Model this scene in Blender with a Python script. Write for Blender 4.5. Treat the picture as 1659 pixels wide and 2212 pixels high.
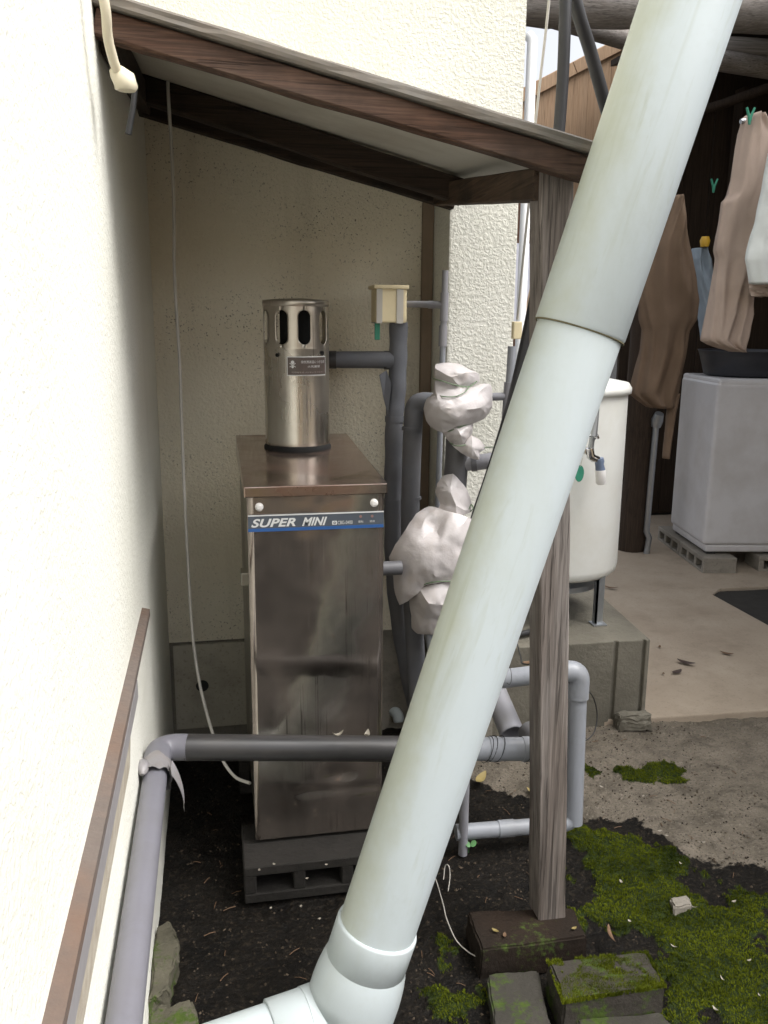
import bpy, bmesh, math, random
import numpy as np
from mathutils import Vector, Matrix, noise

for o in list(bpy.data.objects):
    bpy.data.objects.remove(o, do_unlink=True)
scene = bpy.context.scene
col = scene.collection
random.seed(7)

# ------------------------------------------------------------------ camera
F, CX, CY, CAMH = 1880.0, 829.5, 1106.0, 1.4      # calibrated on a 1659 x 2212 view of the photograph
_d = np.array([457-CX, -(690-CY), -F]); _d /= np.linalg.norm(_d)
_a = -70.0; _b = (F*F + (457-CX)*_a)/(CY-690)
_dn = np.array([_a, -_b, -F]); _dn /= np.linalg.norm(_dn)
_up = -_dn
_right = np.cross(_d, _up)
RCW = np.array([_right, _d, _up])                 # camera -> world rotation
cam_data = bpy.data.cameras.new('camera')
cam = bpy.data.objects.new('camera', cam_data)
col.objects.link(cam)
cam_data.sensor_fit = 'VERTICAL'
cam_data.sensor_height = 36.0
cam_data.sensor_width = 27.0
cam_data.lens = 36.0*F/2212.0
cam_data.clip_start = 0.02
cam_data.clip_end = 500
M4 = Matrix.Identity(4)
for i in range(3):
    for j in range(3):
        M4[i][j] = RCW[i][j]
M4[2][3] = CAMH
cam.matrix_world = M4
scene.camera = cam

# ------------------------------------------------------------------ sky, sun, exposure
SUN_EL, SUN_AZ = math.radians(55), math.radians(116)   # azimuth from +Y towards +X
world = bpy.data.worlds.new('World')
scene.world = world
world.use_nodes = True
wn = world.node_tree.nodes
wl = world.node_tree.links
bg = wn['Background']
sky = wn.new('ShaderNodeTexSky')
sky.sky_type = 'NISHITA'
sky.sun_disc = False
sky.sun_elevation = SUN_EL
sky.sun_rotation = SUN_AZ
sky.air_density = 0.8
sky.dust_density = 6.0
sky.ozone_density = 0.6
hs = wn.new('ShaderNodeHueSaturation')
hs.inputs['Saturation'].default_value = 0.24
wl.new(sky.outputs[0], hs.inputs['Color'])
wl.new(hs.outputs[0], bg.inputs['Color'])
bg.inputs['Strength'].default_value = 0.15
sun_data = bpy.data.lights.new('sun', 'SUN')
sun_data.energy = 1.0
sun_data.angle = math.radians(38)
sun_data.color = (1.0, 0.99, 0.97)
sun = bpy.data.objects.new('sun', sun_data)
col.objects.link(sun)
sun_to = Vector((math.sin(SUN_AZ)*math.cos(SUN_EL), math.cos(SUN_AZ)*math.cos(SUN_EL), math.sin(SUN_EL)))
sun.rotation_euler = sun_to.to_track_quat('Z', 'Y').to_euler()
sun.location = (0, -3, 6)
vs = scene.view_settings
vs.view_transform = 'Standard'
vs.look = 'None'
vs.gamma = 1.0
vs.use_curve_mapping = False
vs.exposure = 1.2

# ------------------------------------------------------------------ helpers
def P(x, y, X=None, Y=None, Z=None):
    """photo pixel (1659 wide view) -> point on a known plane"""
    r = RCW @ np.array([x-CX, -(y-CY), -F])
    t = X/r[0] if X is not None else (Y/r[1] if Y is not None else (Z-CAMH)/r[2])
    return Vector((t*r[0], t*r[1], CAMH + t*r[2]))

def mpp(p):
    """metres per photo pixel at point p"""
    c = RCW.T @ (np.array(p)-np.array([0, 0, CAMH]))
    return -c[2]/F

BASE = {}

def tag(o, label=None, cat=None, group=None, kind=None):
    if label: o['label'] = label
    if cat: o['category'] = cat
    if group: o['group'] = group
    if kind: o['kind'] = kind
    return o

def thing(name, loc, label, cat, group=None):
    o = bpy.data.objects.new(name, None)
    o.empty_display_size = 0.05
    col.objects.link(o)
    o.location = loc
    BASE[o.name] = Vector(loc)
    return tag(o, label, cat, group)

class MB:
    def __init__(self):
        self.v, self.f, self.sm = [], [], []
    def add(self, vs, fs, smooth=False):
        b = len(self.v)
        self.v += [Vector(p) for p in vs]
        self.f += [tuple(i+b for i in f) for f in fs]
        self.sm += [smooth]*len(fs)
        return self
    def box(self, x0, x1, y0, y1, z0, z1):
        return self.add([(x0,y0,z0),(x1,y0,z0),(x1,y1,z0),(x0,y1,z0),(x0,y0,z1),(x1,y0,z1),(x1,y1,z1),(x0,y1,z1)],
                        [(0,3,2,1),(4,5,6,7),(0,1,5,4),(1,2,6,5),(2,3,7,6),(3,0,4,7)])
    def hexa(self, bot, top):
        """bot, top: four points each, counter-clockwise from above"""
        return self.add(list(bot)+list(top), [(3,2,1,0),(4,5,6,7),(0,1,5,4),(1,2,6,5),(2,3,7,6),(3,0,4,7)])
    def tube(self, pts, rad, n=20, caps=True, inner=None):
        pts = [Vector(p) for p in pts]
        if not isinstance(rad, (list, tuple)): rad = [rad]*len(pts)
        t0 = (pts[1]-pts[0]).normalized()
        u = t0.orthogonal().normalized()
        rings = []
        for i, p in enumerate(pts):
            if i == 0: t = pts[1]-pts[0]
            elif i == len(pts)-1: t = pts[-1]-pts[-2]
            else: t = (pts[i+1]-pts[i]).normalized() + (pts[i]-pts[i-1]).normalized()
            t = t.normalized()
            u = (u - t*u.dot(t)).normalized()
            w = t.cross(u)
            rings.append([p + (u*math.cos(2*math.pi*k/n) + w*math.sin(2*math.pi*k/n))*rad[i] for k in range(n)])
        vs = [p for r in rings for p in r]
        fs = []
        for i in range(len(pts)-1):
            for k in range(n):
                a, b = i*n+k, i*n+(k+1) % n
                fs.append((a, b, b+n, a+n))
        self.add(vs, fs, True)
        if caps:
            self.add(rings[0], [tuple(range(n-1, -1, -1))])
            self.add(rings[-1], [tuple(range(n))])
        return self
    def lathe(self, prof, cx=0, cy=0, n=40, caps=True):
        """profile list of (r, z) about a vertical axis"""
        vs = [(cx+r*math.cos(2*math.pi*k/n), cy+r*math.sin(2*math.pi*k/n), z) for r, z in prof for k in range(n)]
        fs = [(i*n+k, i*n+(k+1) % n, (i+1)*n+(k+1) % n, (i+1)*n+k) for i in range(len(prof)-1) for k in range(n)]
        self.add(vs, fs, True)
        if caps:
            self.add(vs[:n], [tuple(range(n-1, -1, -1))])
            self.add(vs[-n:], [tuple(range(n))])
        return self
    def prism(self, poly, axis, a, b):
        """extrude a polygon given in the plane normal to axis (0,1,2) from a to b"""
        def mk(p, t):
            q = list(p); q.insert(axis, t); return q
        n = len(poly)
        vs = [mk(p, a) for p in poly] + [mk(p, b) for p in poly]
        fs = [tuple(range(n-1, -1, -1)), tuple(range(n, 2*n))] + [(i, (i+1) % n, n+(i+1) % n, n+i) for i in range(n)]
        return self.add(vs, fs)
    def build(self, name, mat, parent=None, bevel=0, seg=2, autosmooth=None, merge=False, label=None):
        base = BASE[parent.name] if parent is not None else Vector((0, 0, 0))
        me = bpy.data.meshes.new(name)
        me.from_pydata([p-base for p in self.v], [], self.f)
        me.polygons.foreach_set('use_smooth', self.sm)
        bm = bmesh.new(); bm.from_mesh(me)
        if merge or bevel:
            bmesh.ops.remove_doubles(bm, verts=bm.verts, dist=1e-5)
        bmesh.ops.recalc_face_normals(bm, faces=bm.faces)
        if bevel:
            ed = [e for e in bm.edges if len(e.link_faces) == 2 and e.calc_face_angle(0) > 0.6]
            bmesh.ops.bevel(bm, geom=ed, offset=bevel, segments=seg, profile=0.6, affect='EDGES', clamp_overlap=True)
        bm.to_mesh(me); bm.free()
        if autosmooth:
            for p in me.polygons: p.use_smooth = True
            try: me.set_sharp_from_angle(angle=math.radians(autosmooth))
            except Exception: pass
        me.materials.append(mat)
        o = bpy.data.objects.new(name, me)
        col.objects.link(o)
        if parent is not None: o.parent = parent
        BASE[o.name] = base
        if label: o['label'] = label
        return o

def solo(mb, name, mat, label, cat, group=None, **k):
    o = mb.build(name, mat, **k)
    recenter(o)
    return tag(o, label, cat, group)

def struct(mb, name, mat, **k):
    return tag(mb.build(name, mat, **k), kind='structure')

def recenter(o):
    """origin to the base centre of the mesh"""
    me = o.data
    co = np.empty(len(me.vertices)*3); me.vertices.foreach_get('co', co); co = co.reshape(-1, 3)
    c = np.array([(co[:,0].min()+co[:,0].max())/2, (co[:,1].min()+co[:,1].max())/2, co[:,2].min()])
    me.vertices.foreach_set('co', (co-c).ravel()); me.update()
    o.location = Vector(c) + o.location

def spline(pts, n=8):
    pts = [Vector(p) for p in pts]
    q = [pts[0]*2-pts[1]] + pts + [pts[-1]*2-pts[-2]]
    out = []
    for i in range(1, len(q)-2):
        p0, p1, p2, p3 = q[i-1:i+3]
        for k in range(n):
            t = k/n
            out.append(0.5*((2*p1)+(p2-p0)*t+(2*p0-5*p1+4*p2-p3)*t*t+(3*p1-p0-3*p2+p3)*t**3))
    out.append(pts[-1])
    return out

def bend(a, b, c, r, n=8):
    """rounded corner a-b-c with radius r"""
    a, b, c = Vector(a), Vector(b), Vector(c)
    u, w = (a-b).normalized(), (c-b).normalized()
    s, e = b+u*r, b+w*r
    return [s*(1-t)**2 + b*2*t*(1-t) + e*t*t for t in [i/n for i in range(n+1)]]

def beam(p0, p1, w, h, n=14, jit=0.0015, seed=0, upv=(0,0,1), flare=None):
    """sawn timber from p0 to p1 with slightly uneven faces; w across, h along upv"""
    p0, p1 = Vector(p0), Vector(p1)
    t = (p1-p0).normalized()
    up = Vector(upv); up = (up-t*up.dot(t)).normalized()
    s = t.cross(up)
    mb = MB()
    m = 3
    prof = []
    c = 0.0035
    hw, hh = w/2, h/2
    prof = [(-hw+c,-hh),(0,-hh),(hw-c,-hh),(hw,-hh+c),(hw,0),(hw,hh-c),(hw-c,hh),(0,hh),(-hw+c,hh),(-hw,hh-c),(-hw,0),(-hw,-hh+c)]
    k = len(prof)
    rings = []
    for i in range(n+1):
        p = p0.lerp(p1, i/n)
        for j, (x, z) in enumerate(prof):
            nv = noise.noise(Vector((i*0.37+seed*9.1, j*1.7, seed*3.3)))
            sc = 1+nv*jit*2/w
            rings.append(p + s*x*sc + up*z*sc)
    mb.v = rings
    for i in range(n):
        for j in range(k):
            mb.f.append((i*k+j, i*k+(j+1) % k, (i+1)*k+(j+1) % k, (i+1)*k+j))
    mb.f += [tuple(range(k-1, -1, -1)), tuple(range(n*k, n*k+k))]
    mb.sm = [False]*len(mb.f)
    return mb

def loft(levels, Y, depth, n=40, rows=40, fold=0.15, freq=5, seed=0, Yf=None, lump=0.0, sharp=1.0):
    """closed draped volume: levels = [(py, pxL, pxR)], silhouette read off the photo at depth Y; depth(t) half thickness"""
    lv = np.array(levels, float)
    ys = np.linspace(lv[0,0], lv[-1,0], rows)
    L = np.interp(ys, lv[:,0], lv[:,1]); R = np.interp(ys, lv[:,0], lv[:,2])
    mb = MB(); vs = []
    for i in range(rows):
        t = i/(rows-1)
        yc = Yf(t) if Yf else Y
        a, b = P(L[i], ys[i], Y=yc), P(R[i], ys[i], Y=yc)
        c = (a+b)/2; hx = (b-a)/2
        dp = depth(t) if callable(depth) else depth
        dp = min(dp, 4*hx.length)
        for k in range(n):
            th = 2*math.pi*k/n
            cs, sn = math.cos(th), math.sin(th)
            q = abs(noise.noise(Vector((cs*freq*.5+seed*7, t*2.2+sn*0.8, sn*freq*.5))))
            q2 = noise.noise(Vector((cs*2.1+seed, t*7.0, sn*2.1+5)))
            fo = 1 + fold*(0.5-2*q**sharp) + lump*q2
            hxx = hx*cs*(1+0.25*(fo-1))
            vs.append(c + hxx + Vector((0, 1, 0))*dp*sn*max(0.15, fo) + Vector((0, 0, 1))*hx.length*0.12*q2*abs(sn))
    fs = [(i*n+k, i*n+(k+1) % n, (i+1)*n+(k+1) % n, (i+1)*n+k) for i in range(rows-1) for k in range(n)]
    fs += [tuple(range(n)), tuple(range((rows-1)*n, rows*n))]
    mb.add(vs, fs, True)
    return mb

def crumple(levels, Y, depth, n=15, rows=11, jit=.22, seed=0, flat=.75, micro=.0012, ang=22, cuts=2, soft=.12, zj=.25):
    """creased sheet wrapped round something: coarse random facets inside a silhouette, then refined"""
    rr = random.Random(seed*77+5)
    lv = np.array(levels, float)
    ys = np.linspace(lv[0,0], lv[-1,0], rows)
    L = np.interp(ys, lv[:,0], lv[:,1]); R = np.interp(ys, lv[:,0], lv[:,2])
    vs = []
    for i in range(rows):
        t = i/(rows-1)
        a, b = P(L[i], ys[i], Y=Y), P(R[i], ys[i], Y=Y)
        c = (a+b)/2; hx = (b-a)/2; dp = depth(t) if callable(depth) else depth
        for k in range(n):
            th = 2*math.pi*(k+.5*(i % 2)+rr.uniform(-.22, .22))/n
            cs, sn = math.cos(th), math.sin(th)
            e = flat
            cs2 = math.copysign(abs(cs)**e, cs); sn2 = math.copysign(abs(sn)**e, sn)
            q = 1+rr.uniform(-jit, jit*.45)
            dz = rr.uniform(-.35, .35)*abs(b.z-a.z+1e-9) + rr.uniform(-1, 1)*hx.length*zj*.3
            sidew = abs(cs)
            vs.append(c + hx*cs2*(1+(q-1)*.35) + Vector((0, 1, 0))*dp*sn2*(q if sidew < .9 else 1) + Vector((0, 0, dz if 0 < i < rows-1 else dz*.5)))
    bm = bmesh.new(); bv = [bm.verts.new(v) for v in vs]
    for i in range(rows-1):
        for k in range(n):
            a, b = i*n+k, i*n+(k+1) % n; c, d = a+n, b+n
            if (i % 2 == 0): tris = ((a, b, c), (b, d, c))
            else: tris = ((a, b, d), (a, d, c))
            for t3 in tris: bm.faces.new([bv[x] for x in t3])
    bm.faces.new(bv[:n]); bm.faces.new(bv[-n:])
    bmesh.ops.triangulate(bm, faces=[f for f in bm.faces if len(f.verts) > 3])
    bmesh.ops.subdivide_edges(bm, edges=list(bm.edges), cuts=cuts, use_grid_fill=True, smooth=soft)
    bmesh.ops.triangulate(bm, faces=list(bm.faces))
    for v in bm.verts: v.co += noise.noise_vector(v.co*60+Vector((seed, 0, 0)))*micro + noise.noise_vector(v.co*24)*micro*1.5
    mb = MB(); bm.verts.index_update()
    mb.v = [v.co.copy() for v in bm.verts]; mb.f = [tuple(v.index for v in f.verts) for f in bm.faces]; mb.sm = [True]*len(mb.f)
    bm.free(); return mb

# ------------------------------------------------------------------ materials
class NT:
    def __init__(self, name):
        self.m = bpy.data.materials.new(name); self.m.use_nodes = True
        self.t = self.m.node_tree; self.n = self.t.nodes; self.l = self.t.links
        self.b = self.n['Principled BSDF']
        self.pos = self.n.new('ShaderNodeNewGeometry').outputs['Position']
    def vec(self, scale=(1,1,1), rot=(0,0,0), src=None):
        m = self.n.new('ShaderNodeMapping')
        m.inputs['Scale'].default_value = scale; m.inputs['Rotation'].default_value = rot
        self.l.new(src or self.pos, m.inputs['Vector']); return m.outputs[0]
    def noise(self, scale, detail=4, rough=.55, vec=None, dist=0):
        x = self.n.new('ShaderNodeTexNoise')
        x.inputs['Scale'].default_value = scale; x.inputs['Detail'].default_value = detail
        x.inputs['Roughness'].default_value = rough; x.inputs['Distortion'].default_value = dist
        self.l.new(vec or self.pos, x.inputs['Vector']); return x.outputs['Fac']
    def voro(self, scale, vec=None, feature='F1', out='Distance', rnd=1):
        x = self.n.new('ShaderNodeTexVoronoi'); x.feature = feature
        x.inputs['Scale'].default_value = scale; x.inputs['Randomness'].default_value = rnd
        self.l.new(vec or self.pos, x.inputs['Vector']); return x.outputs[out]
    def ramp(self, src, stops):
        r = self.n.new('ShaderNodeValToRGB')
        e = r.color_ramp.elements
        while len(e) < len(stops): e.new(0.5)
        for i, (p, c) in enumerate(stops):
            e[i].position = p
            e[i].color = (c, c, c, 1) if not isinstance(c, (tuple, list)) else (*c, 1)
        self.l.new(src, r.inputs[0]); return r.outputs[0]
    def mix(self, fac, a, b, mode='MIX'):
        x = self.n.new('ShaderNodeMix'); x.data_type = 'RGBA'; x.blend_type = mode
        for s, v in ((x.inputs[0], fac), (x.inputs[6], a), (x.inputs[7], b)):
            if isinstance(v, (int, float)): s.default_value = v
            elif isinstance(v, (tuple, list)): s.default_value = (*v, 1)
            else: self.l.new(v, s)
        return x.outputs[2]
    def math(self, op, a, b=0.5, c=0.5):
        x = self.n.new('ShaderNodeMath'); x.operation = op
        for s, v in zip(x.inputs, (a, b, c)):
            if isinstance(v, (int, float)): s.default_value = v
            else: self.l.new(v, s)
        return x.outputs[0]
    def sep(self, ax, src=None):
        x = self.n.new('ShaderNodeSeparateXYZ'); self.l.new(src or self.pos, x.inputs[0]); return x.outputs[ax]
    def attr(self, name):
        x = self.n.new('ShaderNodeAttribute'); x.attribute_name = name; return x.outputs['Fac']
    def bump(self, src, strength=.5, dist=.005, prev=None):
        x = self.n.new('ShaderNodeBump'); x.inputs['Strength'].default_value = strength; x.inputs['Distance'].default_value = dist
        self.l.new(src, x.inputs['Height'])
        if prev is not None: self.l.new(prev, x.inputs['Normal'])
        return x.outputs[0]
    def out(self, color=None, rough=None, metal=None, normal=None, spec=None, **kw):
        for k, v in (('Base Color', color), ('Roughness', rough), ('Metallic', metal), ('Normal', normal), ('Specular IOR Level', spec)):
            if v is None: continue
            s = self.b.inputs[k]
            if isinstance(v, (int, float)): s.default_value = v
            elif isinstance(v, (tuple, list)): s.default_value = (*v, 1)
            else: self.l.new(v, s)
        return self.m

MAT = {}
def stucco(name, c0, c1, dirt, relief=.6):
    n = NT(name)
    big = n.noise(2.3, 4)
    base = n.mix(n.ramp(big, [(.35, 0.), (.68, 1.)]), c0, c1)
    sp = n.noise(170, 2)
    spots = n.ramp(sp, [(.62, 0.), (.72, 1.)])
    area = n.ramp(n.noise(3.1, 5), [(.40, 0.), (.62, 1.)])
    base = n.mix(n.math('MULTIPLY', n.math('MULTIPLY', spots, area), dirt), base, (.10, .085, .06))
    run = n.noise(9, 4, vec=n.vec((1, 1, .12)))
    base = n.mix(n.math('MULTIPLY', n.ramp(run, [(.55, 0.), (.78, 1.)]), .25*dirt), base, (.30, .27, .20))
    g = n.noise(95, 3, .6, dist=.3)
    h = n.math('ADD', n.ramp(g, [(.42, 0.), (.60, .8), (1, 1.)]), n.math('MULTIPLY', n.noise(30, 2), .5))
    nb = n.bump(h, relief, .0035)
    return n.out(base, .9, 0, nb, .25)
MAT['stucco'] = stucco('stucco_cream', (.685, .68, .605), (.72, .715, .655), .45, .6)
MAT['stucco_left'] = stucco('stucco_cream_left', (.685, .68, .605), (.72, .715, .655), .35, .28)
MAT['stucco_dirty_shade'] = stucco('stucco_cream_dirty_shade', (.70, .64, .50), (.73, .685, .56), 1.0)  # speckle dirt, plus the recess's warm shade tint painted into the base colour

def simple(name, c, rough=.5, metal=0, var=.15, scale=30, bump=0, bscale=200, dirt=None, dirtamt=.5, dscale=6, spec=None, streak=None):
    n = NT(name)
    v = n.noise(scale, 4)
    c2 = tuple(max(0, x*(1-var)) for x in c)
    color = n.mix(v, c2, tuple(min(1, x*(1+var)) for x in c))
    if dirt:
        dv = n.noise(dscale, 6, .65, vec=n.vec(streak) if streak else None)
        color = n.mix(n.math('MULTIPLY', n.ramp(dv, [(.42, 0.), (.72, 1.)]), dirtamt), color, dirt)
    r = n.math('ADD', n.math('MULTIPLY', n.noise(scale*1.7, 3), .2), rough-.1)
    nb = n.bump(n.noise(bscale, 4), bump, .002) if bump else None
    return n.out(color, r, metal, nb, spec)

def wood(name, c0, c1, grain_axis, ang=0, rough=.8, pale=None, paleamt=.5, bump=.6, dark=None):
    n = NT(name)
    sc = [1, 1, 1]; sc = [115, 115, 115]; sc[grain_axis] = 2.6
    v = n.vec(tuple(sc), (0, ang, 0))
    g = n.noise(1, 5, .6, vec=v, dist=.6)
    color = n.mix(n.ramp(g, [(.32, 0.), (.66, 1.)]), c0, c1)
    sc2 = [14, 14, 14]; sc2[grain_axis] = 1.5
    big = n.noise(1, 5, .6, vec=n.vec(tuple(sc2), (0, ang, 0)))
    if pale: color = n.mix(n.math('MULTIPLY', n.ramp(big, [(.42, 0.), (.64, 1.)]), paleamt), color, pale)
    if dark:
        dk = n.noise(5, 5, .6)
        color = n.mix(n.ramp(dk, [(.45, 0.), (.70, .85)]), color, dark)
    crack = n.ramp(n.noise(1, 3, .5, vec=n.vec(tuple(1.7*s for s in sc), (0, ang, 0)), dist=.4), [(.34, 1.), (.42, 0.)])
    color = n.mix(n.math('MULTIPLY', crack, .5), color, tuple(x*.25 for x in c0))
    fine_ = n.noise(1, 3, .6, vec=n.vec(tuple(3.2*s for s in sc), (0, ang, 0)))
    color = n.mix(n.math('MULTIPLY', n.ramp(fine_, [(.40, 1.), (.60, 0.)]), .35), color, tuple(x*.5 for x in c0))
    h = n.math('SUBTRACT', g, crack)
    return n.out(color, rough, 0, n.bump(h, bump, .002), .3)

MAT['beam'] = wood('weathered_beam', (.036, .018, .011), (.125, .066, .042), 0, math.atan(-.235), pale=(.17, .125, .10), paleamt=.45, dark=(.030, .020, .014))
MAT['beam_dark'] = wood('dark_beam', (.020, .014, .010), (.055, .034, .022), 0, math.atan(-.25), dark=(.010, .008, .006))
MAT['purlin'] = wood('dark_purlin', (.05, .033, .022), (.12, .078, .05), 1, 0, dark=(.02, .014, .01))
MAT['post'] = wood('weathered_post', (.085, .070, .060), (.215, .182, .160), 2, 0, pale=(.31, .285, .265), paleamt=.6, bump=1.0)
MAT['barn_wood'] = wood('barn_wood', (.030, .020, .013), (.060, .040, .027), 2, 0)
MAT['tan_board'] = wood('tan_board', (.36, .235, .145), (.44, .30, .19), 2, 0, pale=(.47, .34, .23), paleamt=.4, bump=.2)
MAT['log'] = wood('grey_log', (.20, .175, .155), (.34, .31, .285), 0, 0, pale=(.42, .40, .385), paleamt=.6, bump=.8)
MAT['red_brown'] = simple('red_brown_wood', (.10, .045, .025), .7, var=.3)
MAT['trim_shade_brown'] = simple('corner_shade_brown', (.22, .165, .115), .8, var=.25, scale=12)
MAT['soffit'] = simple('soffit_board', (.55, .53, .46), .8, var=.1, scale=5, dirt=(.25, .2, .14), dirtamt=.5, dscale=3)
MAT['roof_edge'] = simple('roof_sheet', (.12, .108, .092), .7, var=.2, scale=25, dirt=(.16, .13, .10), dirtamt=.8, dscale=14)

def pvc(name, c, algae=None, rough=.38, amt=.6, side_algae=0, lines=0):
    n = NT(name)
    color = n.mix(n.noise(4, 3), c, tuple(x*.93 for x in c))
    if algae:
        st = n.noise(6, 6, .65, vec=n.vec((1.4, 1.4, .35), (0, math.radians(16), 0)))
        side = n.math('ADD', n.ramp(n.noise(9, 5, .7), [(.45, 0.), (.75, .6)]), 0)
        color = n.mix(n.math('MULTIPLY', n.ramp(st, [(.46, 0.), (.74, 1.)]), amt), color, algae)
        color = n.mix(n.math('MULTIPLY', n.math('MULTIPLY', side, n.ramp(n.noise(70, 4, .7), [(.45, 0.), (.7, 1.)])), amt), color, tuple(x*.75 for x in algae))
    if side_algae:
        nx = n.sep(0, n.n.new('ShaderNodeNewGeometry').outputs['Normal'])
        sm = n.math('ADD', n.math('MULTIPLY', nx, -1.0), n.math('MULTIPLY', n.math('SUBTRACT', n.noise(5, 5, .65), .5), 1.3))
        color = n.mix(n.math('MULTIPLY', n.ramp(sm, [(.50, 0.), (1.15, 1.)]), side_algae), color, (.37, .38, .25))
    if lines:
        v = n.vec((1, 1, 1), (0, math.radians(-17.2), 0))
        v2 = n.vec((30, 30, 1.4), src=v)
        ln = n.ramp(n.noise(1, 4, .6, vec=v2, dist=.5), [(.56, 0.), (.78, 1.)])
        v3 = n.vec((60, 60, 7), src=v)
        sp = n.ramp(n.noise(1, 4, .65, vec=v3, dist=.6), [(.56, 0.), (.78, 1.)])
        gate = n.ramp(n.noise(3.0, 4, .6), [(.42, 0.), (.66, 1.)])
        color = n.mix(n.math('MULTIPLY', n.math('MULTIPLY', n.math('MAXIMUM', ln, sp), gate), lines), color, (.31, .33, .23))
    r = n.math('ADD', n.math('MULTIPLY', n.noise(25, 3), .25), rough-.1)
    return n.out(color, r, 0, None, .45)
MAT['pvc_white'] = pvc('pale_pvc', (.53, .59, .61), (.36, .39, .30), amt=.22, side_algae=.5, lines=.5)
MAT['pvc_clean'] = pvc('pale_pvc_clean', (.50, .555, .57), (.38, .41, .35), amt=.3)
MAT['pvc_grey'] = pvc('grey_pvc', (.25, .25, .275), (.20, .19, .17), amt=.5)
MAT['pvc_lilac'] = pvc('lilac_grey_pvc', (.150, .148, .170), (.12, .115, .12), amt=.5)
MAT['pvc_light'] = pvc('light_grey_pvc', (.27, .285, .315), (.17, .165, .15), amt=.5)
MAT['pvc_dark'] = pvc('dark_grey_pvc', (.12, .12, .13), (.07, .065, .06), amt=.5)
MAT['joint'] = simple('joint_grime', (.12, .105, .055), .8, var=.4, scale=60)
MAT['foam_dark'] = simple('dark_pipe_foam', (.125, .13, .145), .75, var=.18, scale=20, bump=.25, bscale=120, dirt=(.15, .13, .11), dirtamt=.25, dscale=9, spec=.3)
MAT['sleeve_black'] = simple('black_pipe_sleeve', (.030, .029, .030), .38, var=.25, scale=16, dirt=(.055, .05, .045), dirtamt=.5, dscale=10, streak=(1, 3, 3))
MAT['tape'] = simple('torn_tape', (.22, .212, .22), .42, var=.12, scale=40, bump=.3, bscale=90, dirt=(.2, .17, .14), dirtamt=.5, dscale=25)
MAT['hose'] = simple('black_hose', (.022, .022, .024), .5, var=.3)
MAT['rubber'] = simple('black_rubber', (.015, .015, .016), .5)

def steel(name, c, rough, rust, rustamt, streak=(22, 22, 1.1), grime=(.05, .035, .025), rb=(0.52, 0.74), bump=.05, drips=.5, blot=(3.2, 3.2, 2.0)):
    n = NT(name)
    s2 = n.noise(1, 5, .6, vec=n.vec(blot), dist=.6)
    s = n.noise(1, 4, .6, vec=n.vec(streak), dist=.3)
    m2 = n.ramp(s2, [(.36, 0.), (.68, 1.)])
    dirtm = n.math('MULTIPLY', n.math('ADD', n.math('MULTIPLY', m2, .92), n.math('MULTIPLY', n.ramp(s, [(rb[0], 0.), (rb[1], 1.)]), .08)), rustamt)
    color = n.mix(dirtm, c, rust)
    d = n.noise(1, 2, .5, vec=n.vec((170, 170, 3.0)), dist=1.0)
    gate = n.ramp(n.noise(6, 3), [(.45, 0.), (.6, 1.)])
    dr = n.math('MULTIPLY', n.math('MULTIPLY', n.ramp(d, [(.62, 0.), (.67, 1.)]), gate), drips*.5)
    color = n.mix(dr, color, (.40, .36, .32))
    dk = n.math('MULTIPLY', n.math('MULTIPLY', n.ramp(d, [(.33, 1.), (.38, 0.)]), gate), drips)
    color = n.mix(dk, color, grime)
    metal = n.math('SUBTRACT', 1.0, n.math('MULTIPLY', dirtm, .45))
    r = n.math('ADD', n.math('MULTIPLY', n.math('ADD', dirtm, n.math('ADD', dr, dk)), .2), n.math('ADD', n.math('MULTIPLY', n.noise(14, 3), .10), rough-.05))
    return n.out(color, r, metal, n.bump(n.noise(5, 2), bump, .004))
MAT['steel_front'] = steel('stained_steel', (.45, .405, .365), .085, (.125, .075, .050), .50, streak=(26, 26, .9), drips=.6, bump=.05, blot=(5, 5, 3.4))
MAT['steel_top'] = steel('rusty_steel_top', (.44, .36, .31), .10, (.17, .075, .042), .75, streak=(9, 9, 9), blot=(7, 7, 7), drips=0)
MAT['steel_side'] = steel('dull_steel', (.34, .32, .27), .3, (.16, .13, .09), .5)
MAT['steel_flue'] = steel('flue_steel', (.62, .585, .53), .24, (.30, .235, .16), .5, streak=(14, 14, 1.0), rb=(.5, .8))
MAT['soot'] = simple('soot', (.008, .008, .008), .9)
MAT['collar'] = simple('rusty_collar', (.035, .022, .016), .6, var=.4, dirt=(.12, .05, .025), dirtamt=.6, dscale=18)
MAT['chrome'] = simple('chrome', (.72, .72, .74), .14, metal=1, var=.05)
MAT['galv'] = simple('galvanised', (.40, .42, .44), .35, metal=.8, var=.15)
MAT['white_cap'] = simple('white_plastic', (.80, .78, .76), .4, var=.03)
MAT['band_grey'] = simple('band_grey', (.085, .10, .125), .35, var=.1)
MAT['band_blue'] = simple('band_blue', (.03, .11, .33), .35, var=.08)
MAT['print_white'] = simple('print_white', (.72, .73, .73), .5, var=.05)
MAT['print_faint'] = simple('print_faint', (.40, .36, .33), .5, var=.1)
MAT['print_pink'] = simple('print_pink', (.30, .17, .15), .5, var=.1)
MAT['label_dark'] = simple('label_dark', (.11, .085, .075), .35, var=.25, scale=40)
MAT['cable_white'] = simple('pale_cable', (.46, .44, .40), .5, var=.1)
MAT['cable_cream'] = simple('cream_cable', (.62, .56, .42), .45, var=.08)
MAT['foam_cream'] = simple('cream_foam', (.66, .57, .37), .8, var=.12, scale=25, bump=.2, bscale=120)
MAT['tape_grey'] = simple('grey_tape', (.44, .42, .38), .45, var=.08)
MAT['green'] = simple('green_plastic', (.03, .22, .14), .5)
MAT['green_wire'] = simple('green_wire', (.13, .20, .11), .5)
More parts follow.
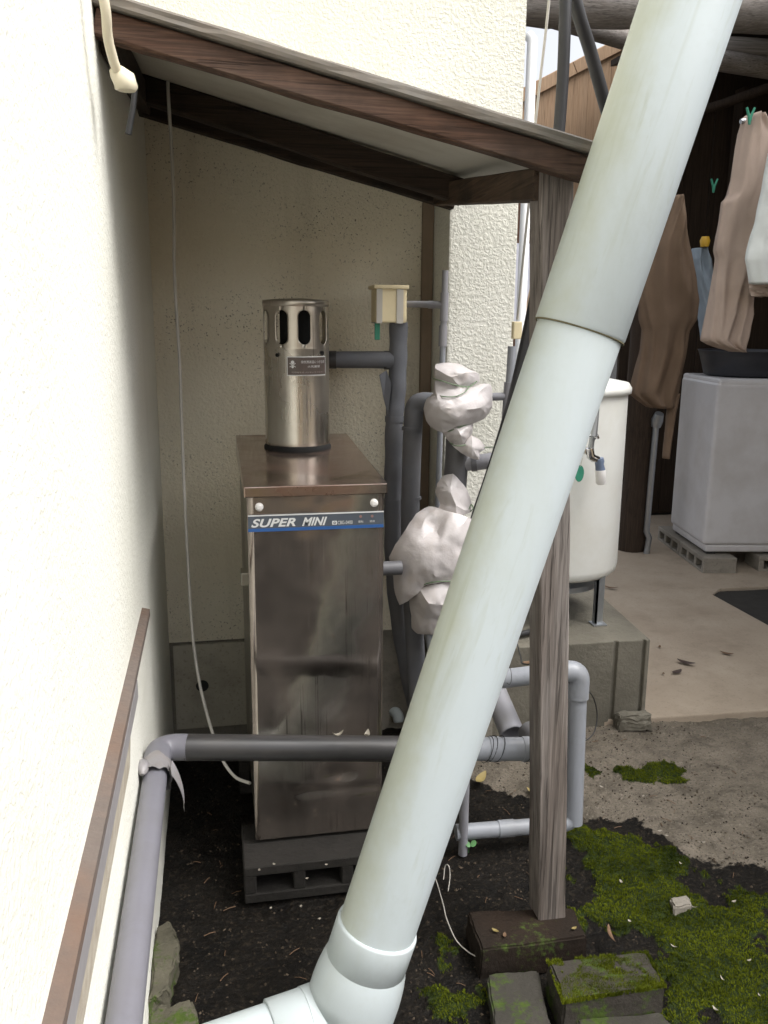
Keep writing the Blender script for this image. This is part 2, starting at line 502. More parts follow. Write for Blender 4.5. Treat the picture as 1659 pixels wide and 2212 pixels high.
MAT['tank'] = simple('cream_paint', (.73, .735, .70), .32, var=.03, scale=4, dirt=(.5, .46, .36), dirtamt=.3, dscale=5)
MAT['nozzle_blue'] = simple('blue_grey_plastic', (.13, .17, .25), .4)
MAT['washer'] = simple('washer_enamel', (.60, .59, .60), .4, var=.06, scale=5, dirt=(.30, .26, .22), dirtamt=.4, dscale=3)
MAT['basin'] = simple('dark_basin', (.035, .037, .045), .45)
def cloth(name, c, rough=.85):
    n = NT(name)
    color = n.mix(n.noise(9, 5), tuple(x*.78 for x in c), tuple(min(1, x*1.12) for x in c))
    w = n.noise(260, 2)
    return n.out(color, rough, 0, n.bump(n.noise(26, 5, .6), .35, .006, n.bump(w, .15, .001)), .2)
MAT['bag'] = None
def sheet_vinyl():
    n = NT('pale_vinyl')
    color = n.mix(n.noise(8, 4), (.46, .425, .42), (.56, .535, .535))
    d = n.ramp(n.noise(14, 6, .7), [(.50, 0.), (.74, 1.)])
    color = n.mix(n.math('MULTIPLY', d, .35), color, (.40, .32, .25))
    return n.out(color, .36, 0, n.bump(n.noise(32, 4, .6), .35, .006), .5)
MAT['bag'] = sheet_vinyl()
MAT['cloth_brown'] = cloth('brown_cloth', (.17, .118, .082))
MAT['cloth_tan'] = cloth('tan_cloth', (.40, .315, .265))
MAT['cloth_white'] = cloth('white_cloth', (.62, .65, .64))
MAT['cloth_blue'] = cloth('pale_blue_cloth', (.30, .36, .42))
MAT['yellow'] = simple('yellow_plastic', (.60, .36, .03), .5)
MAT['pale_panel'] = simple('pale_panel', (.55, .56, .64), .6)
MAT['sack'] = simple('tan_sack', (.62, .46, .32), .9, var=.25, scale=18)
MAT['white_paint'] = simple('white_paint', (.82, .83, .84), .4, var=.02)

def concrete(name, c0, c1, moss=0.0, dark=(.06, .055, .045), darkamt=.6, bump=.7, mscale=5, stain=(.10, .07, .05), zfade=None):
    n = NT(name)
    color = n.mix(n.ramp(n.noise(3.2, 6, .6), [(.3, 0.), (.7, 1.)]), c0, c1)
    color = n.mix(n.math('MULTIPLY', n.ramp(n.noise(7, 6, .7), [(.50, 0.), (.75, 1.)]), darkamt), color, dark)
    color = n.mix(n.math('MULTIPLY', n.ramp(n.noise(110, 3), [(.58, 0.), (.70, 1.)]), .35), color, dark)
    if moss:
        mm = n.ramp(n.math('ADD', n.noise(mscale, 6, .7), n.math('MULTIPLY', n.math('SUBTRACT', n.noise(75, 4, .7), .5), .5)), [(.55-moss*.3, 0.), (.66-moss*.3, 1.)])
        mc = n.mix(n.noise(60, 4), (.022, .045, .008), (.075, .105, .018))
        color = n.mix(mm, color, mc)
    h = n.math('ADD', n.noise(60, 6, .65), n.math('MULTIPLY', n.noise(12, 4), .8))
    return n.out(color, .92, 0, n.bump(h, bump, .006), .25)
MAT['slab'] = concrete('tan_concrete', (.30, .245, .187), (.38, .32, .25), darkamt=.4, dark=(.18, .142, .106), bump=.3)
MAT['plinth'] = concrete('plinth_concrete', (.115, .106, .085), (.20, .185, .15), darkamt=.55, dark=(.085, .078, .058))
MAT['found'] = concrete('foundation_concrete', (.20, .185, .155), (.27, .25, .21), darkamt=.5)
MAT['cover'] = concrete('cover_board', (.40, .375, .305), (.46, .435, .36), darkamt=.35, dark=(.12, .105, .08), bump=.12)
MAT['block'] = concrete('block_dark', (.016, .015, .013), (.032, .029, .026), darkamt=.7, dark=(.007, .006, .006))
MAT['block_pale'] = concrete('block_pale', (.22, .20, .17), (.29, .265, .225), darkamt=.45)
MAT['stone'] = concrete('mossy_stone', (.008, .0065, .005), (.026, .016, .010), darkamt=.6, dark=(.010, .008, .006), moss=-.18)
MAT['stone_moss'] = concrete('mossy_stone_top', (.026, .023, .019), (.055, .048, .040), moss=.16, mscale=14)
MAT['mortar'] = concrete('mossy_mortar', (.060, .055, .038), (.125, .115, .085), darkamt=.8, dark=(.028, .026, .018), moss=.15, mscale=16)
MAT['stone_grey'] = concrete('grey_stone', (.025, .023, .019), (.060, .055, .046), moss=.04, mscale=14)
def grit_mat():
    n = NT('grit')
    return n.out(n.mix(n.ramp(n.noise(40, 2), [(.35, 0.), (.7, 1.)]), (.008, .006, .005), (.10, .078, .055)), .9, 0, None, .2)
MAT['grit'] = grit_mat()
MAT['rail_top'] = simple('rusted_rail_top', (.105, .084, .072), .85, var=.25, scale=40, bump=.7, bscale=90, dirt=(.12, .062, .034), dirtamt=.7, dscale=5)
MAT['rough'] = simple('rough_render', (.40, .36, .29), .95, var=.3, scale=60, bump=1.0, bscale=130, dirt=(.17, .135, .095), dirtamt=.6, dscale=30)
MAT['rail_front'] = simple('grey_rail_front', (.24, .228, .232), .5, var=.08)

def ground_mat():
    n = NT('ground_soil')
    fine = n.noise(48, 5, .7)
    mid = n.noise(11, 5, .65)
    jit = n.math('MULTIPLY', n.math('SUBTRACT', n.math('ADD', n.math('MULTIPLY', fine, .6), n.math('MULTIPLY', mid, .4)), .5), 2.4)
    cm = n.ramp(n.math('ADD', n.attr('conc'), n.math('MULTIPLY', jit, .8)), [(.42, 0.), (.58, 1.)])
    mm = n.ramp(n.math('ADD', n.attr('moss'), n.math('MULTIPLY', jit, .7)), [(.40, 0.), (.62, 1.)])
    soil = n.mix(n.ramp(mid, [(.3, 0.), (.7, 1.)]), (.003, .0026, .0022), (.010, .008, .006))
    soil = n.mix(n.math('MULTIPLY', n.ramp(n.noise(90, 3, .6), [(.54, 0.), (.66, 1.)]), .6), soil, (.036, .028, .019))
    conc = n.mix(n.ramp(n.noise(4, 5, .65), [(.3, 0.), (.7, 1.)]), (.125, .108, .084), (.215, .185, .148))
    conc = n.mix(n.math('MULTIPLY', n.ramp(mid, [(.48, 0.), (.70, 1.)]), .7), conc, (.060, .052, .040))
    conc = n.mix(n.math('MULTIPLY', n.ramp(n.noise(150, 3), [(.55, 0.), (.66, 1.)]), .6), conc, (.045, .04, .032))
    conc = n.mix(n.math('MULTIPLY', n.ramp(n.noise(120, 2), [(.62, 0.), (.70, 1.)]), .5), conc, (.30, .27, .23))
    color = n.mix(cm, soil, conc)
    mossc = n.mix(n.ramp(fine, [(.3, 0.), (.7, 1.)]), (.007, .013, .003), (.030, .045, .007))
    color = n.mix(mm, color, mossc)
    h = n.math('ADD', fine, n.math('MULTIPLY', mid, 1.2))
    rough = n.mix(cm, n.math('ADD', n.math('MULTIPLY', n.noise(20, 3), .5), .35), (.92, .92, .92))
    return n.out(color, rough, 0, n.bump(h, 1.0, .014), .16)
MAT['ground'] = ground_mat()
def moss_mat():
    n = NT('moss_tufts')
    big = n.ramp(n.math('ADD', n.math('MULTIPLY', n.noise(3.5, 4, .6), .7), n.math('MULTIPLY', n.noise(16, 4, .65), .45)), [(.40, 0.), (.66, 1.)])
    c = n.mix(big, (.005, .018, .002), (.150, .178, .012))
    c = n.mix(n.math('MULTIPLY', n.ramp(n.noise(240, 2), [(.55, 0.), (.7, 1.)]), .4), c, (.13, .12, .02))
    return n.out(c, .9, 0, None, .1)
MAT['moss'] = moss_mat()
MAT['leaf_brown'] = simple('brown_leaf', (.13, .075, .04), .7, var=.3)
MAT['leaf_yellow'] = simple('yellow_leaf', (.24, .185, .065), .6, var=.25)
MAT['leaf_pale'] = simple('pale_petal', (.30, .27, .22), .6, var=.2)
MAT['leaf_dark'] = simple('dark_leaf', (.055, .035, .028), .6, var=.3)
MAT['leaf_green'] = simple('green_leaf', (.07, .20, .06), .5, var=.2)
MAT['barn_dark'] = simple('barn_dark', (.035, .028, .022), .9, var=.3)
MAT['dark_soil'] = simple('dark_soil', (.020, .018, .015), .95, var=.4, scale=12, bump=.6, bscale=60)
MAT['added_bank'] = simple('added_bank_earth', (.15, .092, .060), .95, var=.45, scale=1.8, dirt=(.10, .105, .010), dirtamt=1.0, dscale=1.1)

# ================================================================== SETTING
XL, YB, YP = -0.172, 2.78, 2.58          # left wall, back wall, pier front

def fbm(x, y, z=0.0, s=1.0):
    return noise.fractal(Vector((x*s, y*s, z)), 0.9, 2.0, 4)

# ---- ground: one sheet to the horizon, fine where the camera sees it
def smooth(a, b, x):
    t = min(1, max(0, (x-a)/(b-a))); return t*t*(3-2*t)
def seg_poly(pts, x, y):
    ins = False; j = len(pts)-1
    for i in range(len(pts)):
        xi, yi = pts[i]; xj, yj = pts[j]
        if (yi > y) != (yj > y) and x < (xj-xi)*(y-yi)/(yj-yi)+xi: ins = not ins
        j = i
    return ins
CONC_EDGE = [(P(px, py, Z=0).x, P(px, py, Z=0).y) for px, py in [(1232,1760),(1300,1772),(1370,1765),(1430,1785),(1478,1850),(1560,1862),(1700,1875)]]
def conc_edge_y(x):
    e = CONC_EDGE
    if x < e[0][0]: return 2.12 + (e[0][0]-x)*1.3
    for (x0, y0), (x1, y1) in zip(e[:-1], e[1:]):
        if x0 <= x <= x1: return y0+(y1-y0)*(x-x0)/(x1-x0)
    return e[-1][1]
MOSS = []
for px, py, rx, ry, w in [(1310,1835,85,62,1.1),(1400,1880,110,85,1.15),(1395,1955,130,70,1.05),(1510,2010,120,100,1.3),(1560,2110,150,100,1.2),(1620,1965,85,65,.95),(1330,1920,100,60,.8),
                          (1375,1676,42,14,1.1),(1430,1662,48,16,1.15),(1345,1662,22,9,1.0),(1455,1684,26,8,1.0),(1265,1655,24,30,.9),(1250,1800,30,30,.8),(960,2140,70,90,.6),(1345,2190,90,40,.7),(1660,2080,60,90,.55),(1590,2190,120,60,.7),(1245,1985,28,40,.7)]:
    c = P(px, py, Z=0); a = P(px+rx, py, Z=0); b = P(px, py-ry, Z=0)
    MOSS.append((c.x, c.y, abs(a.x-c.x), abs(b.y-c.y), w))
def moss_mask(x, y):
    m = 0
    for cx, cy, rx, ry, w in MOSS:
        d = math.hypot((x-cx)/rx, (y-cy)/ry)
        if d < 1.5: m = max(m, w*(1-d/1.5))
    if m <= 0: return 0
    return smooth(.30, .58, m*1.05 + .50*fbm(x, y, 3.0, 9.0) + .2*fbm(x, y, 5.0, 30.0))
def gz(x, y):
    if y < -.2 or x > 3 or y > 3.2: return 0.0
    return -.014 + .012*fbm(x, y, 0, 5.0) + .006*fbm(x, y, 1, 22.0) + .003*fbm(x, y, 2, 60.0)
def axis(lo, hi, step, outs_lo, outs_hi):
    return list(outs_lo) + list(np.arange(lo, hi, step)) + list(outs_hi)
GX = axis(-.30, 2.0, .0135, [-80,-30,-12,-6,-3,-1.6,-.9,-.5], [2.03,2.1,2.25,2.5,2.8,3.2,3.8,4.6,6,9,15,30,80])
GY = axis(.95, 2.85, .0135, [-80,-30,-14,-8,-5,-3,-2,-1.2,-.6,-.2,.15,.45,.7,.85], [2.9,3.05,3.4,4,4.8,5.6,7,9,14,30,80])
mb = MB(); vs = []; mo = []; co = []
for y in GY:
    for x in GX:
        z = gz(x, y)
        m = moss_mask(x, y) if (.2 < x < 2.0 and .95 < y < 2.7) else 0
        c = smooth(-.025, .025, y - conc_edge_y(x) + .05*fbm(x, y, 8, 14.0)) if x < 3 else 1
        if y > 2.7 and x < .9: c = 0
        if x > 2.55 and y > 2.9: c = 0
        if y < -.3: c = smooth(1.0, 3.5, -y)*.7
        z += c*.012 + m*(.007+.010*max(0, fbm(x, y, 9, 16.0)))
        vs.append((x, y, z)); mo.append(m); co.append(c*(1-m*.5))
nx = len(GX)
fs = [(j*nx+i, j*nx+i+1, (j+1)*nx+i+1, (j+1)*nx+i) for j in range(len(GY)-1) for i in range(nx-1)]
mb.add(vs, fs, True)
ground = struct(mb, 'ground', MAT['ground'])
for nm, arr in (('moss', mo), ('conc', co)):
    at = ground.data.attributes.new(nm, 'FLOAT', 'POINT')
    at.data.foreach_set('value', arr)

# ---- moss: thousands of little blades on the mossy patches
rng = np.random.default_rng(3)
mv, mf = [], []
def tuft(x, y, z, s):
    for k in range(3):
        a = rng.uniform(0, 6.283); h = s*rng.uniform(.6, 1.3); w = s*.28; l = s*rng.uniform(.2, .8)
        dx, dy = math.cos(a), math.sin(a)
        i = len(mv)
        mv.extend([(x-dy*w, y+dx*w, z-.001), (x+dy*w, y-dx*w, z-.001), (x+dx*l, y+dy*l, z+h)])
        mf.append((i, i+1, i+2))
cnt = 0
for _ in range(260000):
    x, y = rng.uniform(.3, 1.75), rng.uniform(1.0, 2.5)
    m = moss_mask(x, y)
    if m > .35 and rng.random() < m:
        tuft(x, y, gz(x, y)+.012*(y > conc_edge_y(x))+m*(.007+.010*max(0, fbm(x, y, 9, 16.0))), rng.uniform(.0022, .0052)); cnt += 1
m = MB(); m.v = [Vector(v) for v in mv]; m.f = mf; m.sm = [False]*len(mf)
moss_o = m.build('moss', MAT['moss'])
tag(moss_o, 'bright green moss carpeting the wet ground beside the post', 'moss', kind='stuff')

# ---- poured concrete slab on the right, joint along its near edge
sl = MB()
sl.prism([(1.235,2.655),(2.515,2.61),(2.515,3.93),(2.62,4.02),(4.6,4.0),(4.6,5.75),(1.2,5.75),(1.21,3.6)], 2, -.06, .022)
struct(sl, 'concrete_slab', MAT['slab'], bevel=.006)
ds = MB(); ds.box(2.52, 4.6, 1.9, 3.99, -.05, .012)
struct(ds, 'earth_floor', MAT['dark_soil'])
# unseen bank added behind the camera: blocks low sky light, colours the heater's reflection
bk = MB(); bv = []; bx = np.linspace(-16, 18, 60); by = np.linspace(-13.0, -3.0, 26)
for j, y in enumerate(by):
    for i, x in enumerate(bx):
        t = 1-j/(len(by)-1)
        bv.append((x, y, -.06+3.4*t**.75*(1+.22*fbm(x, y, 2, .5))+.5*t*fbm(x, y, 3, 2.2)))
bk.add(bv, [(j*60+i, j*60+i+1, (j+1)*60+i+1, (j+1)*60+i) for j in range(25) for i in range(59)], True)
struct(bk, 'added_bank', MAT['added_bank'])

# ================================================================== HOUSE
house = thing('house', (0.3, 2.8, 0), 'cream stucco house corner with left wall, recessed wall and narrow pier', 'house')
MB().box(XL-.3, XL, -1.6, YB+.3, -.1, 5.0).build('wall', MAT['stucco_left'], house, label='bright left wall of rough cream stucco')
MB().box(XL, .90, YB, YB+.3, .362, 2.4).build('wall', MAT['stucco_dirty_shade'], house, label='shaded recessed wall of speckled cream stucco')
MB().box(.692, .902, YP, YB+.305, .365, 1.80).build('pier', MAT['stucco'], house, bevel=.006)
MB().prism([(XL, 1.985), (.700, 1.765), (.704, 1.765), (.902, 1.802), (.902, 5.0), (XL, 5.0)], 1, YP, YB+.30).build('upper_wall', MAT['stucco'], house)
MB().box(XL, .89, YB+.012, YB+.3, -.1, .362).build('foundation', MAT['found'], house)
MB().box(.70, .885, YP+.012, YB+.012, -.1, .365).build('foundation', MAT['found'], house)
MB().box(.655, .690, YB-.022, YB-.001, .365, 1.76).build('corner_batten_shade', MAT['trim_shade_brown'], house, bevel=.002)  # brown strip low down; its upper length paints in soft corner shading
MB().hexa([(XL,2.18,3.32),(1.05,2.18,3.32),(1.05,2.58,3.4),(XL,2.58,3.4)],[(XL,2.18,3.39),(1.05,2.18,3.39),(1.05,2.58,3.47),(XL,2.58,3.47)]).build('shade_eave', MAT['soffit'], house)  # unseen eave, added to keep high sky light off the upper wall
# access cover low on the recessed wall, with its round hole
a, b = P(368, 1386, Y=YB), P(520, 1590, Y=YB)
cv = MB(); hc = P(437, 1481, Y=YB); hr = .021; n = 28
x0, x1, z0, z1 = XL+.012, .075, .055, .352
ring = [(hc.x+hr*math.cos(2*math.pi*k/n), hc.z+hr*math.sin(2*math.pi*k/n)) for k in range(n)]
outer = []
angs = sorted([math.atan2(zz-hc.z, xx-hc.x) for xx in (x0, x1) for zz in (z0, z1)] + [2*math.pi*(k+.37)/24-math.pi for k in range(24)])
ring = [(hc.x+hr*math.cos(t), hc.z+hr*math.sin(t)) for t in angs]
for ang in angs:
    c, s = math.cos(ang), math.sin(ang)
    t = min(((x1-hc.x)/c if c > 1e-6 else 9), ((x0-hc.x)/c if c < -1e-6 else 9), ((z1-hc.z)/s if s > 1e-6 else 9), ((z0-hc.z)/s if s < -1e-6 else 9))
    outer.append((hc.x+t*c, hc.z+t*s))
yf = YB-.004
cv.add([(x, yf, z) for x, z in ring]+[(x, yf, z) for x, z in outer]+[(x, yf+.02, z) for x, z in ring]+[(x, yf+.014, z) for x, z in outer],
       [(k, (k+1) % n, n+(k+1) % n, n+k) for k in range(n)] + [(k, 2*n+k, 2*n+(k+1) % n, (k+1) % n) for k in range(n)] + [(n+k, n+(k+1) % n, 3*n+(k+1) % n, 3*n+k) for k in range(n)])
cov = cv.build('access_cover', MAT['cover'], house)
MB().tube([(hc.x, YB-.001, hc.z), (hc.x, YB+.0105, hc.z)], hr*1.05, 20).build('cover_hole', MAT['rubber'], cov)
# projecting rail on the left wall: weathered top, grey front face
zr = P(307, 1317, X=XL).z+.002; YR = P(307, 1317, X=XL).y
MB().hexa([(XL,-1.2,zr-.016),(XL+.020,-1.2,zr-.016),(XL+.0165,YR,zr-.016),(XL,YR,zr-.016)],[(XL,-1.2,zr+.003),(XL+.020,-1.2,zr-.001),(XL+.0165,YR,zr-.001),(XL,YR,zr+.003)]).build('rail_top', MAT['rail_top'], house)
MB().box(XL+.0005, XL+.0175, -1.2, YR-.36, zr-.05, zr-.0165).build('rail_face', MAT['rail_front'], house)
MB().prism([(XL, zr-.052), (XL+.012, zr-.055), (XL+.006, zr-.14), (XL, zr-.15)], 1, -1.2, YR-.45).build('rough_render', MAT['rough'], house)

# ================================================================== LEAN-TO AWNING
aw = thing('lean_to_awning', (.70, 1.64, .055), 'small timber lean-to awning over the water heater, on one post', 'awning')
fl = P(243, 58, Y=1.62); fr = P(1268, 375, Y=1.62)
fl = Vector((XL+.002, 1.625, 1.868)); fr = Vector((.707, 1.625, 1.672))
beam(fl+Vector((0,0,.004)), fr+Vector((0,0,.004)), .032, .044, 22, .002, 1).build('front_rafter', MAT['beam'], aw)
# second timber under the roof at the back and the ledger on the wall
rl, rr = Vector((XL+.002, 2.37, 1.955)), Vector((.672, 2.37, 1.735))
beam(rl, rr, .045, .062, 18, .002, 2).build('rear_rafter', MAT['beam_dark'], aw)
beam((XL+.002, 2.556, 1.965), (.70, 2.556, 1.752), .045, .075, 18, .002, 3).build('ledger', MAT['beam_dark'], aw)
beam((.655, 2.535, 1.752), (.632, 1.66, 1.655), .05, .06, 10, .002, 4).build('end_purlin', MAT['purlin'], aw)
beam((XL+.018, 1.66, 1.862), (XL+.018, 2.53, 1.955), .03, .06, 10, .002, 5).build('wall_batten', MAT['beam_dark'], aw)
# roof sheet, slightly twisted
def roof_pt(u, v, dz):
    za = fl.z+.030+(fr.z-fl.z)*u; zb = rl.z+.0325+(rr.z-rl.z)*u
    x = XL+.002+(.715-XL)*u
    y = 1.605+(YP-1.61)*v
    return (x, y, za+(zb-za)*((y-1.625)/(2.37-1.625))+dz)
rs = MB(); NU, NV = 12, 8; vs = []
for dz in (0, .008):
    for j in range(NV+1):
        for i in range(NU+1): vs.append(roof_pt(i/NU, j/NV, dz))
N = (NU+1)*(NV+1); fs = []
for j in range(NV):
    for i in range(NU):
        q = (j*(NU+1)+i, j*(NU+1)+i+1, (j+1)*(NU+1)+i+1, (j+1)*(NU+1)+i)
        fs += [q[::-1], tuple(k+N for k in q)]
for i in range(NU):
    fs.append((i, i+1, i+1+N, i+N)); k = NV*(NU+1)+i; fs.append((k+1, k, k+N, k+1+N))
for j in range(NV):
    k = j*(NU+1); fs.append((k+NU+1, k, k+N, k+NU+1+N)); k = j*(NU+1)+NU; fs.append((k, k+NU+1, k+NU+1+N, k+N))
rs.add(vs, fs); rs.build('roof_board', MAT['soffit'], aw)
# pale capping strip along the top of the front rafter
beam(fl+Vector((0, -.004, .0375)), fr+Vector((.012, -.004, .0375)), .05, .020, 26, .004, 6).build('roof_edge', MAT['roof_edge'], aw)
pb0, pb1 = P(1165, 1992, Z=.057), P(1223, 1987, Z=.057)
pt0, pt1 = P(1165, 420, Y=1.648), P(1240, 420, Y=1.648)
bc = Vector(((pb0.x+pb1.x)/2, pb0.y+.033, .057)); tc = Vector(((pt0.x+pt1.x)/2, 1.681, 1.68))
beam(bc, tc, .066, .066, 30, .0016, 8, upv=(0, 1, 0)).build('post', MAT['post'], aw)
# junction lump, cream cable and black rod at the wall end of the rafter
cc = thing('cream_cable', P(262, 165, Y=1.52), 'cream cable with a moulded plug end hanging beside the rafter on the left wall', 'cable')
MB().tube(spline([P(212,-60,Y=1.45), P(228,20,Y=1.46), P(233,80,Y=1.48), P(245,130,Y=1.50), P(256,158,Y=1.515)], 6), .0075, 12).build('cable', MAT['cable_cream'], cc)
pc = P(268, 172, Y=1.52)
pl = MB(); pl.tube([pc+Vector((-.014,0,.016)), pc+Vector((-.010,0,.010)), pc+Vector((0,0,0)), pc+Vector((.003,0,-.012)), pc+Vector((.003,0,-.016))], [.009,.013,.018,.018,.014], 14)
pl.build('plug', MAT['cable_cream'], cc)
solo(MB().tube([P(292,185,Y=1.60), P(287,235,Y=1.60), P(277,290,Y=1.60)], [.0045,.005,.0052], 10), 'black_rod', MAT['rubber'], 'short black rod hanging below the cream plug at the top of the left wall', 'rod')
# white cable hanging down the corner to the heater
wc = spline([P(362,150,Y=2.34), P(364,215,Y=2.34), P(371,330,Y=2.36), P(376,470,Y=2.38), P(377,600,Y=2.40), P(388,780,Y=2.40), P(392,900,Y=2.38), P(398,1060,Y=2.36), P(407,1230,Y=2.34), P(416,1370,Y=2.30), P(432,1480,Y=2.25), P(458,1580,Y=2.18), P(480,1640,Y=2.12), P(508,1678,Y=2.08), P(540,1692,Y=2.04)], 8)
solo(MB().tube(wc, .0042, 10), 'white_cable', MAT['cable_white'], 'thin white cable hanging down the corner behind the water heater', 'cable')

# ================================================================== WATER HEATER
HX0, HX1, HY0, HY1 = .066, .393, 2.008, 2.65
ZB = .118
wh = thing('water_heater', ((HX0+HX1)/2, (HY0+HY1)/2, ZB-.018), 'tall stained stainless steel water heater with a slotted round flue', 'water heater')
MB().box(HX0+.003, HX1-.003, HY0+.012, HY1, ZB-.018, 1.00).build('cabinet', MAT['steel_side'], wh, bevel=.004)
# front panel: thin sheet, a little wavy, dented near the bottom
fp = MB(); NU, NV = 40, 110; vs = []
FZ0, FZ1 = ZB-.012, .995
for j in range(NV+1):
    z = FZ0+(FZ1-FZ0)*j/NV
    for i in range(NU+1):
        x = HX0+(HX1-HX0)*(i/NU if 1 < i < NU-1 else (.004 if i == 1 else .996 if i == NU-1 else i/NU))
        u = i/NU
        y = HY0 + .0016*fbm(x, z, 4, 5.0)*min(1, 6*u*(1-u))
        d = math.exp(-((x-.285)/.035)**2-((z-.268)/.022)**2); y += .008*d
        if z < .247: y += .0035*smooth(.150, .20, x)*smooth(0, .02, .247-z)*math.exp(-((z-.235)/.02)**2)
        d2 = math.exp(-((x-.33)/.02)**2-((z-.33)/.03)**2); y += .005*d2
        if i in (0, NU): y += .010
        vs.append((x, y, z))
fs = [(j*(NU+1)+i, j*(NU+1)+i+1, (j+1)*(NU+1)+i+1, (j+1)*(NU+1)+i) for j in range(NV) for i in range(NU)]
fp.add(vs, fs, True)
fpo = fp.build('front_panel', MAT['steel_front'], wh)
# sloping lid with fascia
def lid_z(y): return 1.022+(y-HY0)*.058
lo = .006
ld = MB(); ld.hexa([(HX0-lo,HY0-lo,.996),(HX1+lo,HY0-lo,.996),(HX1+lo,HY1+lo,.996),(HX0-lo,HY1+lo,.996)],
                   [(HX0-lo,HY0-lo,lid_z(HY0-lo)),(HX1+lo,HY0-lo,lid_z(HY0)),(HX1+lo,HY1+lo,lid_z(HY1)),(HX0-lo,HY1+lo,lid_z(HY1))])
ld.build('lid', MAT['steel_top'], wh, bevel=.0025)
for q in ((560, 1095), (808, 1086)):
    c = P(*q, Y=HY0)
    MB().tube([c+Vector((0,.006,0)), c+Vector((0,-.003,0)), c+Vector((0,-.0065,0)), c+Vector((0,-.0082,0))], [.0098,.0098,.0085,.004], 20).build('screw_cap', MAT['white_cap'], wh)
# name band
bz1, bz0 = .954, .914
bd = MB().box(HX0+.002, HX1-.002, HY0-.0035, HY0-.0015, bz0, bz1).build('name_band', MAT['band_grey'], wh)
MB().box(HX0+.002, HX1-.002, HY0-.0045, HY0-.0036, bz0, bz0+.0075).build('blue_stripe', MAT['band_blue'], bd)
MB().box(HX0+.002, HX1-.002, HY0-.0045, HY0-.0036, bz1-.0028, bz1).build('pale_stripe', MAT['print_white'], bd)

def text_mesh(name, body, size, mat, parent, org, width=None, shear=0, thick=0.0, bold=0.0, wrapcyl=None, spacing=1.0, height=None):
    cu = bpy.data.curves.new('t', 'FONT'); cu.body = body; cu.size = size; cu.shear = shear; cu.offset = bold; cu.space_character = spacing
    ob = bpy.data.objects.new('t', cu); col.objects.link(ob)
    dg = bpy.context.evaluated_depsgraph_get()
    me = bpy.data.meshes.new_from_object(ob.evaluated_get(dg))
    bpy.data.objects.remove(ob, do_unlink=True)
    co = np.array([v.co[:] for v in me.vertices]) if len(me.vertices) else np.zeros((0, 3))
    x0 = co[:,0].min(); w = co[:,0].max()-x0
    sx = (width/w) if width else 1.0
    z0 = co[:,1].min(); hh = co[:,1].max()-z0
    sz = height/hh if height else 1.0
    base = BASE[parent.name]
    for v, c in zip(me.vertices, co):
        lx, lz = (c[0]-x0)*sx, (c[1]-z0)*sz
        if wrapcyl:
            cx, cyl, r, th0 = wrapcyl
            th = th0 + lx/r
            v.co = Vector((cx+r*math.sin(th), cyl-r*math.cos(th), org[2]+lz)) - base
        else:
            v.co = Vector((org[0]+lx, org[1], org[2]+lz)) - base
    me.name = name; me.materials.clear(); me.materials.append(mat)
    o = bpy.data.objects.new(name, me); col.objects.link(o); o.parent = parent; BASE[o.name] = base
    return o
yt = HY0-.0045
text_mesh('lettering', 'SUPER', .03, MAT['print_white'], bd, (HX0+.009, yt, bz0+.0105), width=.104, shear=.30, bold=.0009, height=.0205, spacing=1.05)
text_mesh('lettering', 'MINI', .03, MAT['print_white'], bd, (HX0+.128, yt, bz0+.0105), width=.060, shear=.36, bold=.0009, height=.0205, spacing=1.02)
text_mesh('lettering', 'CBG-0400', .012, MAT['print_white'], bd, (HX0+.213, yt, bz0+.0112), width=.036, height=.0085)
logo = MB(); lx, lz = HX0+.200, bz0+.0108
logo.box(lx, lx+.0112, yt-.0002, yt+.0006, lz, lz+.0092); lg = logo.build('emblem', MAT['print_white'], bd)
MB().tube([(lx+.0056, yt-.0006, lz+.0046), (lx+.0056, yt-.0003, lz+.0046)], .0032, 16).build('emblem_ring', MAT['band_grey'], bd)
MB().tube([(lx+.0056, yt-.0010, lz+.0046), (lx+.0056, yt-.0007, lz+.0046)], .0013, 10).build('emblem_dot', MAT['print_white'], bd)
text_mesh('lettering', '運転', .008, MAT['print_white'], bd, (HX0+.2625, yt, bz0+.0135), width=.0125, height=.0052)
text_mesh('lettering', '燃焼', .008, MAT['print_white'], bd, (HX0+.2905, yt, bz0+.0135), width=.0125, height=.0052)
for dx in (.2685, .2965):
    MB().tube([(HX0+dx, HY0-.0045, bz1-.0115), (HX0+dx, HY0-.0037, bz1-.0115)], .0034, 14).build('indicator_lamp', MAT['print_pink'], bd)
# bracket on the left side
c = P(516, 1245, Y=2.10)
MB().box(HX0-.016, HX0+.004, 2.07, 2.12, c.z-.016, c.z+.016).build('side_latch', MAT['steel_side'], wh, bevel=.002)

# flue: hollow slotted cylinder on a dark collar
FXc, FYc, FR = .229, 2.462, .0905
fz0, fz1 = 1.058, 1.452
MB().lathe([(FR*.96, 1.030), (FR*1.05, 1.034), (FR*1.05, 1.052), (FR*.99, 1.060), (FR*.95, 1.064)], FXc, FYc, 48).build('collar', MAT['soot'], wh)
NS, PER = 9, 12
sz0, sz1 = 1.336, 1.426
TH0 = math.radians(-71)
def cyl(th, z, r): return (FXc+r*math.sin(th), FYc-r*math.cos(th), z)
fl_mb = MB()
body = MB().lathe([(FR, fz0+.002), (FR*1.006, fz0+.008), (FR, fz0+.014), (FR, 1.20), (FR, sz0-.014), (FR*1.008, sz0-.012), (FR*1.002, sz0-.008)], FXc, FYc, 72, caps=False).build('flue', MAT['steel_flue'], wh)
sh = MB(); vs = []; fs = []
step = 2*math.pi/NS; hw = math.radians(10.8)
ROW = 24
